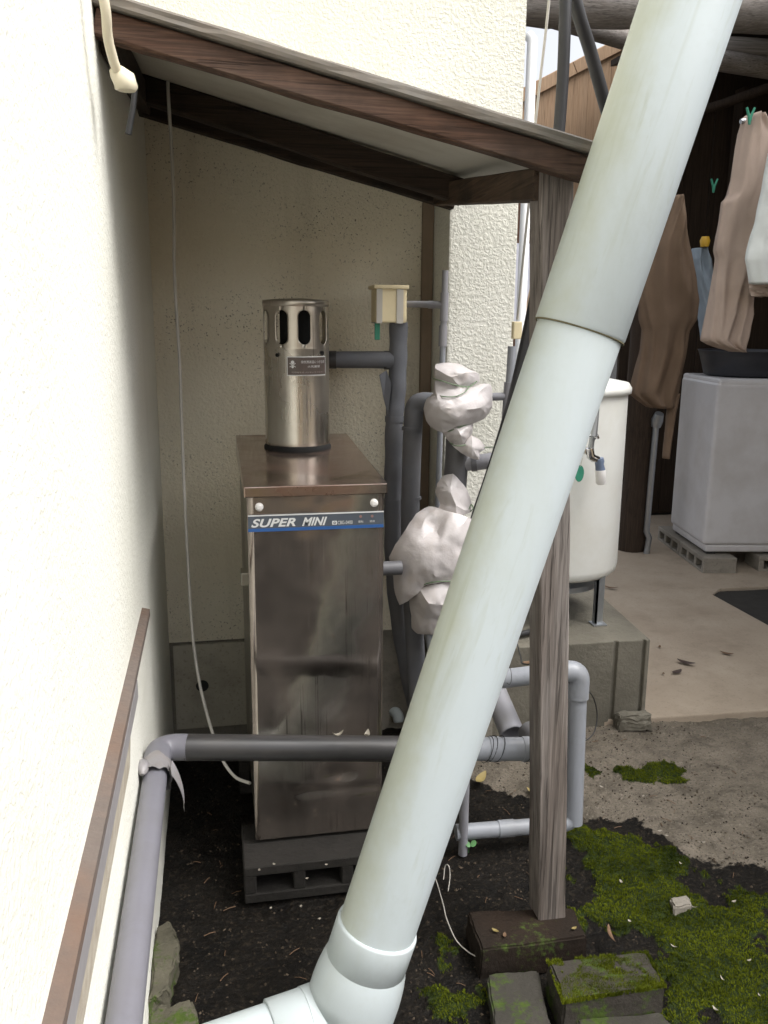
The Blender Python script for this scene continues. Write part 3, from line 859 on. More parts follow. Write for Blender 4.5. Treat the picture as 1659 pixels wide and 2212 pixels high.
for s in range(NS):
    th0 = TH0+s*step
    # panel from slot centre to next slot centre, opening outlines on both sides
    for rr in (FR*1.002, FR*.97):
        base_i = len(vs)
        zs = [sz0-.008] + [sz0+(sz1-sz0)*(.5-.5*math.cos(math.pi*k/ROW)) for k in range(ROW+1)] + [1.438]
        for k, z in enumerate(zs):
            r_cap = hw*FR
            if z <= sz0 or z >= sz1: w = 0.0
            else:
                dz = min(z-sz0, sz1-z)
                w = hw*math.sqrt(max(0, 1-(1-min(1, dz/r_cap))**2))
            for i in range(9):
                th = th0 + w + (step-2*w)*i/8
                vs.append(cyl(th, z, rr))
        for k in range(len(zs)-1):
            for i in range(8):
                a = base_i+k*9+i
                fs.append((a, a+1, a+10, a+9))
        if rr < FR:
            off = len(zs)*9
            for k in range(len(zs)-1):
                a = base_i+k*9
                fs.append((a, a+9, a+9-off, a-off)); a += 8
                fs.append((a+9, a, a-off, a+9-off))
sh.add(vs, fs, True)
sh.build('slotted_shroud', MAT['steel_flue'], wh)
MB().lathe([(FR*1.004, 1.436), (FR*1.02, 1.4365), (FR*1.02, 1.450), (FR*.99, 1.4535), (FR*.5, 1.457), (.002, 1.459)], FXc, FYc, 72).build('flue_cap', MAT['steel_flue'], wh)
MB().lathe([(FR*.50, 1.30), (FR*.50, 1.434)], FXc, FYc, 32).build('flue_core', MAT['soot'], wh)
MB().lathe([(FR*.96, 1.325), (FR*.5, 1.327)], FXc, FYc, 48).build('flue_floor', MAT['soot'], wh)
for q in ((600, 767), (696, 763)):
    th = math.asin(max(-1, min(1, (P(*q, Y=FYc-FR*.8).x-FXc)/FR))); zz = P(*q, Y=FYc-FR*.8).z
    a, b = Vector(cyl(th, zz, FR-.001)), Vector(cyl(th, zz, FR+.004))
    MB().tube([a, b], .0052, 12).build('bolt', MAT['soot'], wh)
# warning plate wrapped on the flue, skull mark and two lines of writing
def plate(name, th0, th1, z0, z1, r, mat, par, n=14):
    m = MB(); v = []
    for k in range(n+1):
        th = th0+(th1-th0)*k/n
        v += [cyl(th, z0, r), cyl(th, z1, r), cyl(th, z0, r-.0012), cyl(th, z1, r-.0012)]
    f = []
    for k in range(n):
        a, b = 4*k, 4*k+4
        f += [(a, b, b+1, a+1), (a+2, a+3, b+3, b+2), (a+1, b+1, b+3, a+3), (a, a+2, b+2, b)]
    f += [(0, 1, 3, 2), (4*n, 4*n+2, 4*n+3, 4*n+1)]
    m.add(v, f); return m.build(name, mat, par)
def z_of(py): return P(640, py, Y=FYc-FR).z
tA, tB = math.radians(-22), math.radians(53)
pz0, pz1 = z_of(812), z_of(770)
wp = plate('warning_plate', tA, tB, pz0, pz1, FR+.0016, MAT['print_white'], wh)
plate('plate_field', tA+.028, tB-.028, pz0+.0025, pz1-.0025, FR+.0022, MAT['label_dark'], wp)
rW = FR+.0026; cy_args = lambda th: (FXc, FYc, rW, th)
hpl = pz1-pz0
text_mesh('plate_writing', '排気筒高温につき注意', .01, MAT['print_white'], wp, (0, 0, pz0+hpl*.64), width=rW*math.radians(46), height=.0078, wrapcyl=cy_args(math.radians(2)))
text_mesh('plate_writing', '火気厳禁', .01, MAT['print_white'], wp, (0, 0, pz0+hpl*.42), width=rW*math.radians(24), height=.0062, wrapcyl=cy_args(math.radians(13)))
text_mesh('plate_writing', '可燃物を近づけないでください', .01, MAT['print_faint'], wp, (0, 0, pz0+hpl*.14), width=rW*math.radians(60), height=.0042, wrapcyl=cy_args(math.radians(-14)))
def disc(th, z, r, mat, nm, rr=rW):
    m = MB(); v = [cyl(th+r*math.cos(2*math.pi*k/16)/rr, z+r*math.sin(2*math.pi*k/16), rr) for k in range(16)]
    m.add(v, [tuple(range(16))]); return m.build(nm, mat, wp)
ths = math.radians(-12); zsk = pz0+hpl*.70
sk = MB()
for (dx, dz, r) in ((0, 0, .0048), (0, -.0125, .0032)):
    v = [cyl(ths+(dx+r*math.cos(2*math.pi*k/16))/rW, zsk+dz+r*math.sin(2*math.pi*k/16), rW) for k in range(16)]
    sk.add(v, [tuple(range(16))])
for s in (-1, 1):
    v = [cyl(ths+x/rW, zsk-.0075+z, rW+.0002) for x, z in ((-.008, -s*.005-.001), (.008, s*.005-.001), (.008, s*.005+.001), (-.008, -s*.005+.001))]
    sk.add(v, [(0, 1, 2, 3)])
sk.build('skull_mark', MAT['print_white'], wp)

# concrete blocks carrying the heater
def block_mesh(L=.39, W=.19, Hh=.10, holes=3):
    m = MB()
    sh_, ws = .026, .030
    m.box(-L/2, L/2, -W/2, W/2, 0, sh_); m.box(-L/2, L/2, -W/2, W/2, Hh-sh_, Hh)
    cell = (L-ws*(holes+1))/holes
    for k in range(holes+1):
        x = -L/2+k*(cell+ws)
        m.box(x, x+ws, -W/2+.0015, W/2-.0015, sh_-.001, Hh-sh_+.001)
    return m
def place_block(x, y, z, rot, mat, label, group):
    m = block_mesh()
    o = m.build('concrete_block', mat, bevel=.003, seg=1)
    o.location = (x, y, z); o.rotation_euler = (0, 0, rot)
    return tag(o, label, 'concrete block', group)
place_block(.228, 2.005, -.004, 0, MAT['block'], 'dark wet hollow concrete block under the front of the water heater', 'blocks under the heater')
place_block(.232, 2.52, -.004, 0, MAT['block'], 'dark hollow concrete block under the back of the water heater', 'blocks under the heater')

# ================================================================== PIPEWORK BEHIND THE HEATER
def pipe_pts(lst, n=6): return spline([P(x, y, Y=Y) for x, y, Y in lst], n)
# tall foam-wrapped pipe with its side branch
ip = thing('insulated_pipe', P(905, 1560, Y=2.50), 'tall dark foam-wrapped pipe with a branch towards the flue, under the foam box', 'pipe')
main = pipe_pts([(861,696,2.62),(860,770,2.62),(857,850,2.62),(852,905,2.62),(850,1000,2.61),(849,1100,2.60),(850,1200,2.58),(860,1320,2.55),(880,1440,2.52),(905,1560,2.50),(915,1640,2.49)], 6)
rads = [.0275+.0012*math.sin(i*1.3) for i in range(len(main))]
MB().tube(main, rads, 20).build('pipe_sleeve', MAT['foam_dark'], ip)
br = [P(x, y, Y=Y) for x, y, Y in ((700,776,2.665),(740,777,2.66),(800,777,2.64),(852,778,2.62))]
MB().tube(br, [.0225,.0255,.0255,.0262], 18).build('branch_sleeve', MAT['foam_dark'], ip)
for q, r in (((718,777,2.662), .027), ((838,778,2.63), .028)):
    c = P(q[0], q[1], Y=q[2]); MB().tube([c+Vector((-.012,.002,0)), c+Vector((.012,-.002,0))], r, 18, caps=True).build('tape_band', MAT['sleeve_black'], ip)
for py in (905, 1082):
    i = min(range(len(main)), key=lambda k: abs(P(857, py, Y=2.61).z-main[k].z))
    c = main[i]; MB().tube([c+Vector((0,0,-.009)), c+Vector((0,0,.009))], .0292, 18).build('tape_band', MAT['foam_dark'], ip)
fpv = [P(820,810,Y=2.60), P(835,800,Y=2.60), P(846,830,Y=2.59), P(838,895,Y=2.59), P(829,860,Y=2.60)]
fm = MB(); fm.add(fpv+[p+Vector((0,.006,0)) for p in fpv], [(0,1,2,3,4),(9,8,7,6,5)]+[(i,(i+1)%5,5+(i+1)%5,5+i) for i in range(5)])
fm.build('loose_flap', MAT['foam_dark'], ip)
# second foam pipe turning into the upper wrapped valve
ip2 = thing('insulated_pipe', P(890, 1560, Y=2.44), 'dark foam-wrapped pipe bending at the top into the upper wrapped valve', 'pipe')
low = [P(x, y, Y=Y) for x, y, Y in ((905,1560,2.42),(897,1400,2.46),(889,1260,2.50),(886,1130,2.52),(889,1000,2.53))]
pth = spline(low + [P(893, 905, Y=2.53)], 5)
pth += bend(P(893,905,Y=2.53), P(895,866,Y=2.53), P(965,872,Y=2.47), .036, 8)[1:] + [P(965,872,Y=2.47)]
MB().tube(pth, .0285, 20).build('pipe_sleeve', MAT['foam_dark'], ip2)
for py in (925, 1075):
    c = P(889, py, Y=2.527); MB().tube([c+Vector((0,0,-.004)), c+Vector((0,0,.004))], .0297, 20).build('tape_band', MAT['foam_dark'], ip2)
# foam box with tape on top of the tall pipe
fb = thing('foam_box', P(850, 697, Y=2.61), 'cream foam box bound with grey tape on top of the tall pipe', 'foam box')
b0, b1 = P(812, 697, Y=2.575), P(880, 622, Y=2.575)
MB().box(b0.x, b1.x, 2.575, 2.66, b0.z, b1.z-.002).build('foam', MAT['foam_cream'], fb, bevel=.006)
c0, c1 = P(808, 623, Y=2.57), P(884, 616, Y=2.57)
MB().box(c0.x, c1.x, 2.570, 2.67, c0.z-.0005, c1.z).build('foam_lid', MAT['foam_cream'], fb, bevel=.003)
for xa, xb in ((813, 826), (856, 871)):
    a = P(xa, 690, Y=2.572); b = P(xb, 690, Y=2.572)
    MB().box(a.x+.001, b.x, 2.5725, 2.662, b0.z-.0015, c0.z-.0008).build('tape_strip', MAT['tape_grey'], fb)
g = P(815, 715, Y=2.60)
MB().box(g.x-.008, g.x+.008, 2.598, 2.603, g.z-.026, b0.z+.004).build('green_tab', MAT['green'], fb, bevel=.002)
# slim grey vent pipe with tee on the pier
vp = thing('vent_pipe', P(950, 1100, Y=2.53), 'slim grey plastic vent pipe with a tee on the narrow pier', 'pipe')
MB().tube([P(962,584,Y=2.52), P(960,645,Y=2.52)], .0092, 16).build('pipe', MAT['pvc_grey'], vp)
MB().tube([P(960.5,632,Y=2.52), P(958.5,694,Y=2.52)], .0122, 16).build('tee', MAT['pvc_grey'], vp)
MB().tube([P(959,690,Y=2.52), P(957,712,Y=2.52)], .0098, 16).build('pipe', MAT['pvc_grey'], vp)
MB().tube([P(957.5,703,Y=2.52), P(956,748,Y=2.52)], .0125, 16).build('coupling', MAT['pvc_grey'], vp)
MB().tube([P(956.5,745,Y=2.52), P(952,900,Y=2.53), P(945,1110,Y=2.53), P(938,1350,Y=2.53)], .0088, 16).build('pipe', MAT['pvc_light'], vp)
MB().tube([P(878,657,Y=2.60), P(905,657,Y=2.575), P(930,658,Y=2.548)], .0098, 16).build('branch', MAT['pvc_grey'], vp)
MB().tube([P(926,658,Y=2.55), P(957,659,Y=2.522)], .0112, 16).build('branch_socket', MAT['pvc_grey'], vp)
# valve body pipe between the two wrapped bags, and its side branch
vb = thing('valve_pipe', P(960, 1560, Y=2.36), 'thick grey pipe between the two wrapped valves', 'pipe')
MB().tube(spline([P(990,880,Y=2.40), P(988,960,Y=2.40), P(984,1030,Y=2.40), P(978,1110,Y=2.40), P(965,1250,Y=2.39), P(955,1400,Y=2.37), P(950,1560,Y=2.36)], 5), [.034]*16+[.030]*15, 22).build('pipe', MAT['pvc_dark'], vb)
MB().tube([P(985,1000,Y=2.40), P(1025,1000,Y=2.385), P(1130,985,Y=2.35)], .023, 18).build('side_branch', MAT['pvc_grey'], vb)
MB().tube([P(1018,1000,Y=2.388), P(1030,999,Y=2.383)], .0255, 18).build('branch_collar', MAT['pvc_dark'], vb)
# grey riser with tee right of the upper bag
rp = thing('riser_pipe', P(1085, 990, Y=2.38), 'grey plastic riser with a tee beside the leaning drainpipe', 'pipe')
MB().tube([P(1106,748,Y=2.38), P(1101,830,Y=2.38)], .0118, 16).build('pipe', MAT['pvc_light'], rp)
MB().tube([P(1101.5,826,Y=2.38), P(1096,905,Y=2.38)], .0165, 18).build('tee', MAT['pvc_grey'], rp)
MB().tube([P(1096.5,900,Y=2.38), P(1086,1000,Y=2.38)], .0135, 16).build('pipe', MAT['pvc_grey'], rp)
MB().tube([P(1098,856,Y=2.38), P(1040,858,Y=2.395)], .0115, 16).build('branch', MAT['pvc_grey'], rp)
c = P(1117, 712, Y=2.38)
MB().box(c.x-.014, c.x+.012, 2.37, 2.39, c.z-.026, c.z+.022).build('cable_clip', MAT['foam_cream'], rp, bevel=.003)
solo(MB().tube(spline([P(1190,-40,Y=2.2), P(1180,60,Y=2.22), P(1165,190,Y=2.25), P(1150,330,Y=2.28), P(1143,430,Y=2.30), P(1130,560,Y=2.34), P(1118,690,Y=2.378)], 6), .0034, 10), 'white_wire', MAT['cable_white'], 'thin white wire running from the roof down to the riser pipe clip', 'wire')
# black hoses from the roof
solo(MB().tube(spline([P(1222,-60,Y=2.25), P(1220,60,Y=2.25), P(1215,180,Y=2.26), P(1205,310,Y=2.27), P(1190,430,Y=2.27), P(1172,560,Y=2.27), P(1146,690,Y=2.28), P(1118,820,Y=2.29), P(1092,920,Y=2.30), P(1058,1030,Y=2.31), P(1025,1130,Y=2.32), P(1000,1250,Y=2.33), P(985,1420,Y=2.33), P(975,1620,Y=2.33)], 6), .0155, 14), 'black_hose', MAT['hose'], 'black hose dropping from the roof behind the post to the lower wrapped valve', 'hose')
solo(MB().tube(spline([P(1225,-70,Y=2.30), P(1250,30,Y=2.32), P(1275,110,Y=2.35), P(1300,200,Y=2.38), P(1325,300,Y=2.42), P(1340,420,Y=2.45)], 6), .0175, 14), 'black_hose', MAT['hose'], 'black hose slanting down to the right behind the leaning drainpipe', 'hose')

# ---- wrapped valves
def ties(parent, rows):
    for r in rows:
        MB().tube(spline([P(x, y, Y=Y) for x, y, Y in r], 8), .0016, 6).build('tie_wire', MAT['green_wire'], parent)
def wrap(front, faces, back, name, par, seed=0):
    """creased sheet folded round a fitting: hand-placed folds, closed behind, then refined"""
    vs = [P(x, y, Y=Y) for x, y, Y in front]
    ec = {}
    for f in faces:
        for a, b in zip(f, f[1:]+f[:1]):
            ec[(a, b)] = ec.get((a, b), 0)+1
    vs.append(P(back[0], back[1], Y=back[2])); bc = len(vs)-1
    fs = list(faces)
    for (a, b) in list(ec):
        if (b, a) not in ec: fs.append((b, a, bc))
    bm = bmesh.new(); bv = [bm.verts.new(v) for v in vs]
    for f in fs:
        try: bm.faces.new([bv[k] for k in f])
        except ValueError: pass
    bmesh.ops.recalc_face_normals(bm, faces=bm.faces)
    bmesh.ops.subdivide_edges(bm, edges=list(bm.edges), cuts=5, use_grid_fill=True, smooth=.22)
    bmesh.ops.triangulate(bm, faces=list(bm.faces))
    for v in bm.verts:
        r1 = noise.noise(v.co*34+Vector((seed*3, 0, 0))); r2 = noise.noise(v.co*75+Vector((0, seed, 0)))
        v.co += Vector((0, 1, 0))*(abs(r1)*.0075 + abs(r2)*.003 - .003) + noise.noise_vector(v.co*50)*.0009
    bm.verts.index_update()
    m = MB(); m.v = [v.co.copy() for v in bm.verts]; m.f = [tuple(v.index for v in f.verts) for f in bm.faces]; m.sm = [True]*len(m.f); bm.free()
    return m.build(name, MAT['bag'], par, autosmooth=33)
bg1 = thing('wrapped_valve', P(990, 990, Y=2.38), 'upper valve wrapped in pale vinyl sheet and tied with thin green wire', 'wrapped valve', 'valves wrapped in vinyl')
wrap([(942,786,2.36),(990,785,2.35),(1012,797,2.34),(1036,808,2.36),(1035,825,2.36),(1015,837,2.33),(994,835,2.305),(942,819,2.335),(937,803,2.35),(941,797,2.32),(1005,805,2.295),(975,815,2.29)],
     [(0,9,8),(0,1,9),(1,10,9),(1,2,10),(2,3,10),(3,4,10),(4,5,10),(5,6,10),(6,11,10),(9,10,11),(9,11,7),(6,7,11),(8,9,7)], (985,812,2.42), 'wrap_top', bg1, 1)
wrap([(940,822,2.335),(994,838,2.30),(1015,838,2.32),(1046,828,2.35),(1060,831,2.36),(1064,853,2.36),(1063,879,2.35),(1049,902,2.335),(1024,914,2.32),(985,922,2.295),(958,935,2.32),(930,922,2.35),(920,908,2.35),(915,884,2.35),(920,863,2.345),(935,850,2.34),(944,858,2.30),(985,861,2.275),(925,888,2.31),(985,906,2.265),(1030,850,2.29),(1042,880,2.28),(1005,885,2.262),(950,905,2.285),(950,880,2.272)],
     [(0,16,15),(0,1,16),(1,17,16),(1,2,17),(2,20,17),(2,3,20),(3,4,20),(4,5,20),(5,21,20),(5,6,21),(6,7,21),(7,8,21),(21,8,22),(20,21,22),(17,20,22),(22,8,19),(8,9,19),(17,22,24),(22,19,24),(16,17,24),(16,24,14),(15,16,14),(14,24,18),(14,18,13),(13,18,12),(18,23,12),(12,23,11),(11,23,10),(10,23,9),(9,23,19),(23,24,19),(18,24,23)], (990,880,2.43), 'wrap_middle', bg1, 2)
wrap([(955,930,2.34),(985,924,2.30),(1022,914,2.33),(1021,932,2.33),(1012,952,2.32),(1000,960,2.31),(975,957,2.33),(963,947,2.34),(995,940,2.285)], [(0,1,8),(1,2,8),(2,3,8),(3,4,8),(4,5,8),(5,6,8),(6,7,8),(7,0,8)], (990,938,2.42), 'wrap_waist', bg1, 3)
wrap([(975,959,2.33),(1005,958,2.30),(1018,940,2.31),(1049,967,2.33),(1036,978,2.31),(1034,993,2.31),(1018,990,2.30),(996,978,2.31),(1020,968,2.28)], [(0,1,7),(1,8,7),(1,2,8),(2,3,8),(3,4,8),(4,5,8),(5,6,8),(6,7,8)], (1010,968,2.37), 'wrap_tail', bg1, 4)
ties(bg1, [[(936,818,2.335),(955,823,2.300),(985,832,2.296),(1012,835,2.31),(1030,824,2.34)], [(942,852,2.32),(960,857,2.285),(985,856,2.275),(1005,846,2.285),(1014,834,2.31)],
           [(955,934,2.345),(975,930,2.306),(1000,920,2.302),(1022,914,2.33)], [(970,955,2.34),(985,963,2.303),(1008,960,2.30),(1024,950,2.33)], [(1000,962,2.305),(1010,980,2.30),(1022,988,2.305)],
           [(1010,962,2.30),(1030,968,2.31),(1070,965,2.34)]])
bg2 = thing('wrapped_valve', P(940, 1370, Y=2.36), 'lower valve wrapped in a loose pale vinyl sheet behind the leaning drainpipe', 'wrapped valve', 'valves wrapped in vinyl')
wrap([(956,1028,2.365),(978,1023,2.35),(996,1041,2.345),(1008,1056,2.35),(1019,1089,2.35),(1015,1107,2.33),(986,1114,2.315),(947,1102,2.345),(950,1089,2.35),(940,1063,2.365),(945,1044,2.365),(972,1060,2.318),(985,1092,2.312)], [(0,1,11),(1,2,11),(2,3,11),(3,12,11),(3,4,12),(4,5,12),(5,6,12),(6,7,12),(7,8,12),(8,11,12),(8,9,11),(9,10,11),(10,0,11)], (980,1070,2.44), 'wrap_collar', bg2, 5)
wrap([(926,1093,2.36),(947,1098,2.33),(899,1110,2.35),(872,1149,2.345),(840,1203,2.36),(847,1233,2.355),(863,1307,2.34),(900,1283,2.30),(941,1140,2.315),(953,1172,2.265),(971,1221,2.262),(900,1175,2.285),(890,1235,2.285),(925,1225,2.262),(917,1265,2.29),(953,1258,2.275),(980,1257,2.275),(992,1143,2.27),(1010,1117,2.30),(975,1106,2.31),(1038,1130,2.33),(1048,1200,2.34),(1005,1200,2.27),(1022,1262,2.33),(918,1120,2.325)],
     [(0,1,24),(0,24,2),(2,24,3),(24,11,3),(24,8,11),(1,8,24),(1,19,8),(19,9,8),(8,9,11),(3,11,4),(4,11,12),(4,12,5),(5,12,6),(12,7,6),(12,14,7),(12,13,14),(11,13,12),(11,9,13),(9,10,13),(13,10,15),(13,15,14),(10,16,15),(19,17,9),(9,17,22),(9,22,10),(19,18,17),(18,20,17),(17,20,22),(20,21,22),(22,21,23),(22,23,16),(10,22,16)], (945,1190,2.46), 'wrap_body', bg2, 6)
wrap([(906,1272,2.30),(953,1259,2.28),(1000,1258,2.30),(884,1298,2.36),(926,1303,2.262),(959,1307,2.262),(1005,1300,2.30),(888,1330,2.35),(915,1335,2.30),(950,1338,2.285),(1000,1335,2.32),(890,1358,2.36),(902,1369,2.34),(935,1371,2.31),(985,1360,2.33)],
     [(0,4,3),(0,1,4),(1,5,4),(1,2,5),(2,6,5),(3,4,8),(3,8,7),(4,5,9),(4,9,8),(5,6,10),(5,10,9),(7,8,12),(7,12,11),(8,9,13),(8,13,12),(9,10,14),(9,14,13)], (945,1315,2.45), 'wrap_skirt', bg2, 7)
ties(bg2, [[(946,1098,2.355),(960,1108,2.325),(985,1111,2.318),(1012,1106,2.33)], [(905,1280,2.33),(915,1264,2.29),(940,1257,2.272),(970,1256,2.268),(1000,1258,2.28)], [(905,1281,2.33),(915,1295,2.29),(940,1307,2.285),(965,1308,2.28),(990,1306,2.285)], [(1016,1105,2.325),(1022,1098,2.31),(1018,1090,2.31),(1013,1100,2.31)]])
MB().tube([P(926,1366,Y=2.36), P(930,1400,Y=2.36), P(934,1425,Y=2.36)], [.012,.010,.008], 12).build('drain_stub', MAT['pvc_light'], bg2)
# white fitting lying by the heater, pipe stub out of the heater
solo(MB().tube(spline([P(826,1540,Z=.03), P(842,1532,Z=.05), P(858,1543,Z=.045), P(861,1560,Z=.02)], 6), [.016,.017,.018,.019,.019,.019,.020,.020,.020,.020,.020,.020,.020,.020,.020,.020,.019,.018,.015], 16), 'elbow_fitting', MAT['pvc_clean'], 'small off-white pipe elbow lying on the soil right of the heater', 'pipe fitting')
st = P(848, 1227, Y=2.30)
MB().tube([(HX1-.005, 2.30, st.z), (HX1+.03, 2.30, st.z), (.50, 2.30, st.z)], .020, 16).build('outlet_stub', MAT['pvc_dark'], wh)

# ================================================================== DRAIN PIPE ALONG THE LEFT WALL AND ACROSS
zp = P(343, 1614, X=XL+.030).z
dp = thing('drain_pipe', (XL+.03, 1.80, zp-.03), 'grey drain pipe along the left wall turning across in front of the heater', 'pipe')
PX = XL+.030; PYc = P(343, 1614, X=XL+.030).y; zp = P(343, 1614, X=XL+.030).z
MB().tube([(PX, -1.0, zp+.02), (PX, .6, zp+.010), (PX, PYc-.09, zp)], .0240, 24).build('wall_run', MAT['pvc_lilac'], dp)
el = bend((PX, PYc-.10, zp), (PX, PYc, zp), (PX+.12, PYc-.02, zp), .045, 10)
MB().tube([(PX, PYc-.095, zp)]+el+[(PX+.062, PYc-.011, zp)], .0285, 24).build('elbow', MAT['pvc_lilac'], dp)
x_end = P(1152, 1617, Z=zp)
qa = Vector((PX+.055, PYc-.010, zp)); qb = P(930, 1618, Y=1.765); qc = P(1150, 1618, Y=1.745)
MB().tube([qa, qa.lerp(qb, .5), qb], .0285, 22).build('black_sleeve', MAT['sleeve_black'], dp)
MB().tube([qb, qc], .0265, 22).build('cross_run', MAT['pvc_light'], dp)
for t in (.62, .95):
    p = qb.lerp(qc, t); dd = (qc-qb).normalized()
    MB().tube([p-dd*.012, p+dd*.012], .0285, 22).build('cross_coupling', MAT['pvc_light'], dp)
for t, tl in ((.55, .01), (.60, -.012), (.63, .008), (.93, .006)):
    p = qb.lerp(qc, t); dd = (qc-qb).normalized()
    MB().tube([p+Vector((tl+.012*math.cos(a), math.sin(a)*.0292, math.cos(a)*.0292)) for a in [i*.4 for i in range(17)]], .0009, 5).build('wire_turn', MAT['rubber'], dp)
MB().tube(bend(qc-Vector((.01,0,0)), qc+Vector((.03,0,0)), qc+Vector((.03,.12,0)), .028, 6)+[qc+Vector((.03,.10,-.01))], .0275, 20).build('end_elbow', MAT['pvc_dark'], dp)
# torn tape round the elbow joint
tp = MB(); n = 26; vs = []
for j, y in enumerate((PYc-.145, PYc-.128, PYc-.110, PYc-.092, PYc-.078)):
    for k in range(n):
        th = math.radians(-60)+math.radians(290)*k/(n-1)
        r = .0300+.0022*fbm(k*.4, j*.8, 5, 1.0)+(.006 if j == 0 else 0)*abs(math.sin(k*.9))
        vs.append((PX+r*math.sin(th), y+.006*math.sin(k*.8+j), zp+r*math.cos(th)))
tp.add(vs, [(j*n+k, j*n+k+1, (j+1)*n+k+1, (j+1)*n+k) for j in range(4) for k in range(n-1)], True)
tp.build('torn_tape', MAT['tape'], dp)
fl_ = MB(); vs = []
a0 = Vector((PX+.026, PYc-.135, zp+.022))
for j in range(9):
    t = j/8
    c = a0+Vector((.022*math.sin(t*1.7)+.006, -.010*t, -.085*t**1.15))
    for k in (-1, 0, 1):
        w = .019*(1-.55*t)
        vs.append(c+Vector((.002*k*k, k*w, .006*k)))
fl_.add(vs, [(j*3+k, j*3+k+1, (j+1)*3+k+1, (j+1)*3+k) for j in range(8) for k in range(2)], True)
fl_.build('tape_tail', MAT['tape'], dp)
l_ = MB(); c = Vector((PX-.022, PYc-.135, zp+.026)); 
l_.tube([c+Vector((0,-.02,-.004)), c+Vector((0,-.012,0)), c, c+Vector((0,.016,.002)), c+Vector((0,.024,0))], [.004,.011,.013,.010,.004], 10)
l_.build('tape_knot', MAT['tape'], dp)

# ================================================================== BIG LEANING DRAINPIPE
bp = thing('leaning_drainpipe', (.24, 1.476, -.01), 'large pale plastic drainpipe leaning across the view, streaked with green algae', 'drainpipe')
A = Vector((.243, 1.478, .105)); Bt = Vector((.640, 1.480, 1.388)); Cc = Vector((1.05, 1.492, 2.72))
ax = (Bt-A).normalized()
R1, R2 = .0765, .0815
MB().tube([A+ax*.02, A+ax*.5, A+ax*.9, Bt+ax*.02], R1, 64).build('lower_pipe', MAT['pvc_white'], bp)
up_ax = (Cc-Bt).normalized()
sv = MB(); sv.tube([Bt-up_ax*.004, Bt+up_ax*.0, Bt+up_ax*.5, Cc], [R2-.003, R2, R2, R2], 64)
sv.build('upper_sleeve', MAT['pvc_white'], bp)
MB().tube([A+ax*.050, A+ax*.052, A+ax*.130, A+ax*.135, A+ax*.1355], [R1+.003, R1+.0055, R1+.0055, R1+.004, R1+.0005], 64).build('socket', MAT['pvc_clean'], bp)
MB().tube([Bt+Vector((R1*1.008*math.cos(t), R1*1.008*math.sin(t), -R1*1.008*math.cos(t)*ax.x/ax.z)) - ax*.0045 for t in [2*math.pi*k/48 for k in range(49)]], .0016, 6, caps=False).build('joint_grime', MAT['joint'], bp)
# elbow body: swollen bend turning left to the buried run
ldir = (Vector((-.30, -.062, -.016))).normalized()
s0 = A+ax*.10
path = [A+ax*.060, A+ax*.045, A+ax*.020, A-ax*.010] + bend(A-ax*.020, A-ax*.080, A-ax*.080+ldir*.06, .03, 6) + [A-ax*.080+ldir*.08]
rad = [R1+.005, R1+.009, R1+.013, R1+.015]+[R1+.015, R1+.014, R1+.013, R1+.011, R1+.010, R1+.008, R1+.007]+[R1+.006]
MB().tube(path, rad, 64).build('elbow', MAT['pvc_clean'], bp)
MB().tube([A-ax*.06, A-ax*.11, A-ax*.125], [R1+.010, R1+.006, R1-.004], 48).build('elbow_foot', MAT['pvc_clean'], bp)
h0 = A-ax*.080+ldir*.06
MB().tube([h0, h0+ldir*.09, h0+ldir*.092], [R1+.0045, R1+.0045, R1+.001], 48).build('side_socket', MAT['pvc_clean'], bp)
MB().tube([h0+ldir*.08, h0+ldir*.35], R1-.002, 48).build('side_run', MAT['pvc_clean'], bp)

# ================================================================== GREY PIPE LOOP BY THE POST
gl = thing('grey_pipe_loop', (1.0, 2.18, 0), 'light grey plastic pipe loop standing on the ground behind the wooden post', 'pipe')
V1 = P(1239, 1778, Z=.05); V0 = P(1251, 1450, Y=V1.y+.03); zt = V0.z
hl = P(1040, 1472, Y=V1.y+.09)
MB().tube([hl, V0+Vector((-.045, .006, 0))], .0255, 20).build('top_run', MAT['pvc_light'], gl)
MB().tube([V0+Vector((-.06, .008, -.001))]+bend(V0+Vector((-.06,.008,0)), V0, V0+Vector((0,0,-.06)), .028, 8)+[V0+Vector((-.001,-.002,-.075))], .0295, 22).build('top_elbow', MAT['pvc_light'], gl)
MB().tube([V0+Vector((0,0,-.06)), V1], .0245, 20).build('riser', MAT['pvc_light'], gl)
L0 = P(985, 1798, Z=.05)
lowpts = [V1+Vector((0,0,.04))]+bend(V1+Vector((0,0,.04)), V1, V1.lerp(L0, .3), .035, 6)+[L0]
MB().tube(lowpts, .0215, 20).build('bottom_run', MAT['pvc_light'], gl)
mid = V1.lerp(L0, .58); dd = (L0-V1).normalized()
MB().tube([mid-dd*.022, mid+dd*.022], .0235, 20).build('coupling', MAT['pvc_light'], gl)
MB().tube([P(1008, 1560, Y=L0.y-.02), P(1000, 1838, Z=0)+Vector((0,0,-.01))], .0125, 16).build('stake_leg', MAT['pvc_grey'], gl)
for dx in (0, .035):
    MB().tube([V0+Vector((-.23+dx, .01+.0275*math.cos(a)+.004, .0272*math.sin(a))) for a in [i*.45 for i in range(15)]], .0008, 5).build('wire_turn', MAT['rubber'], gl)
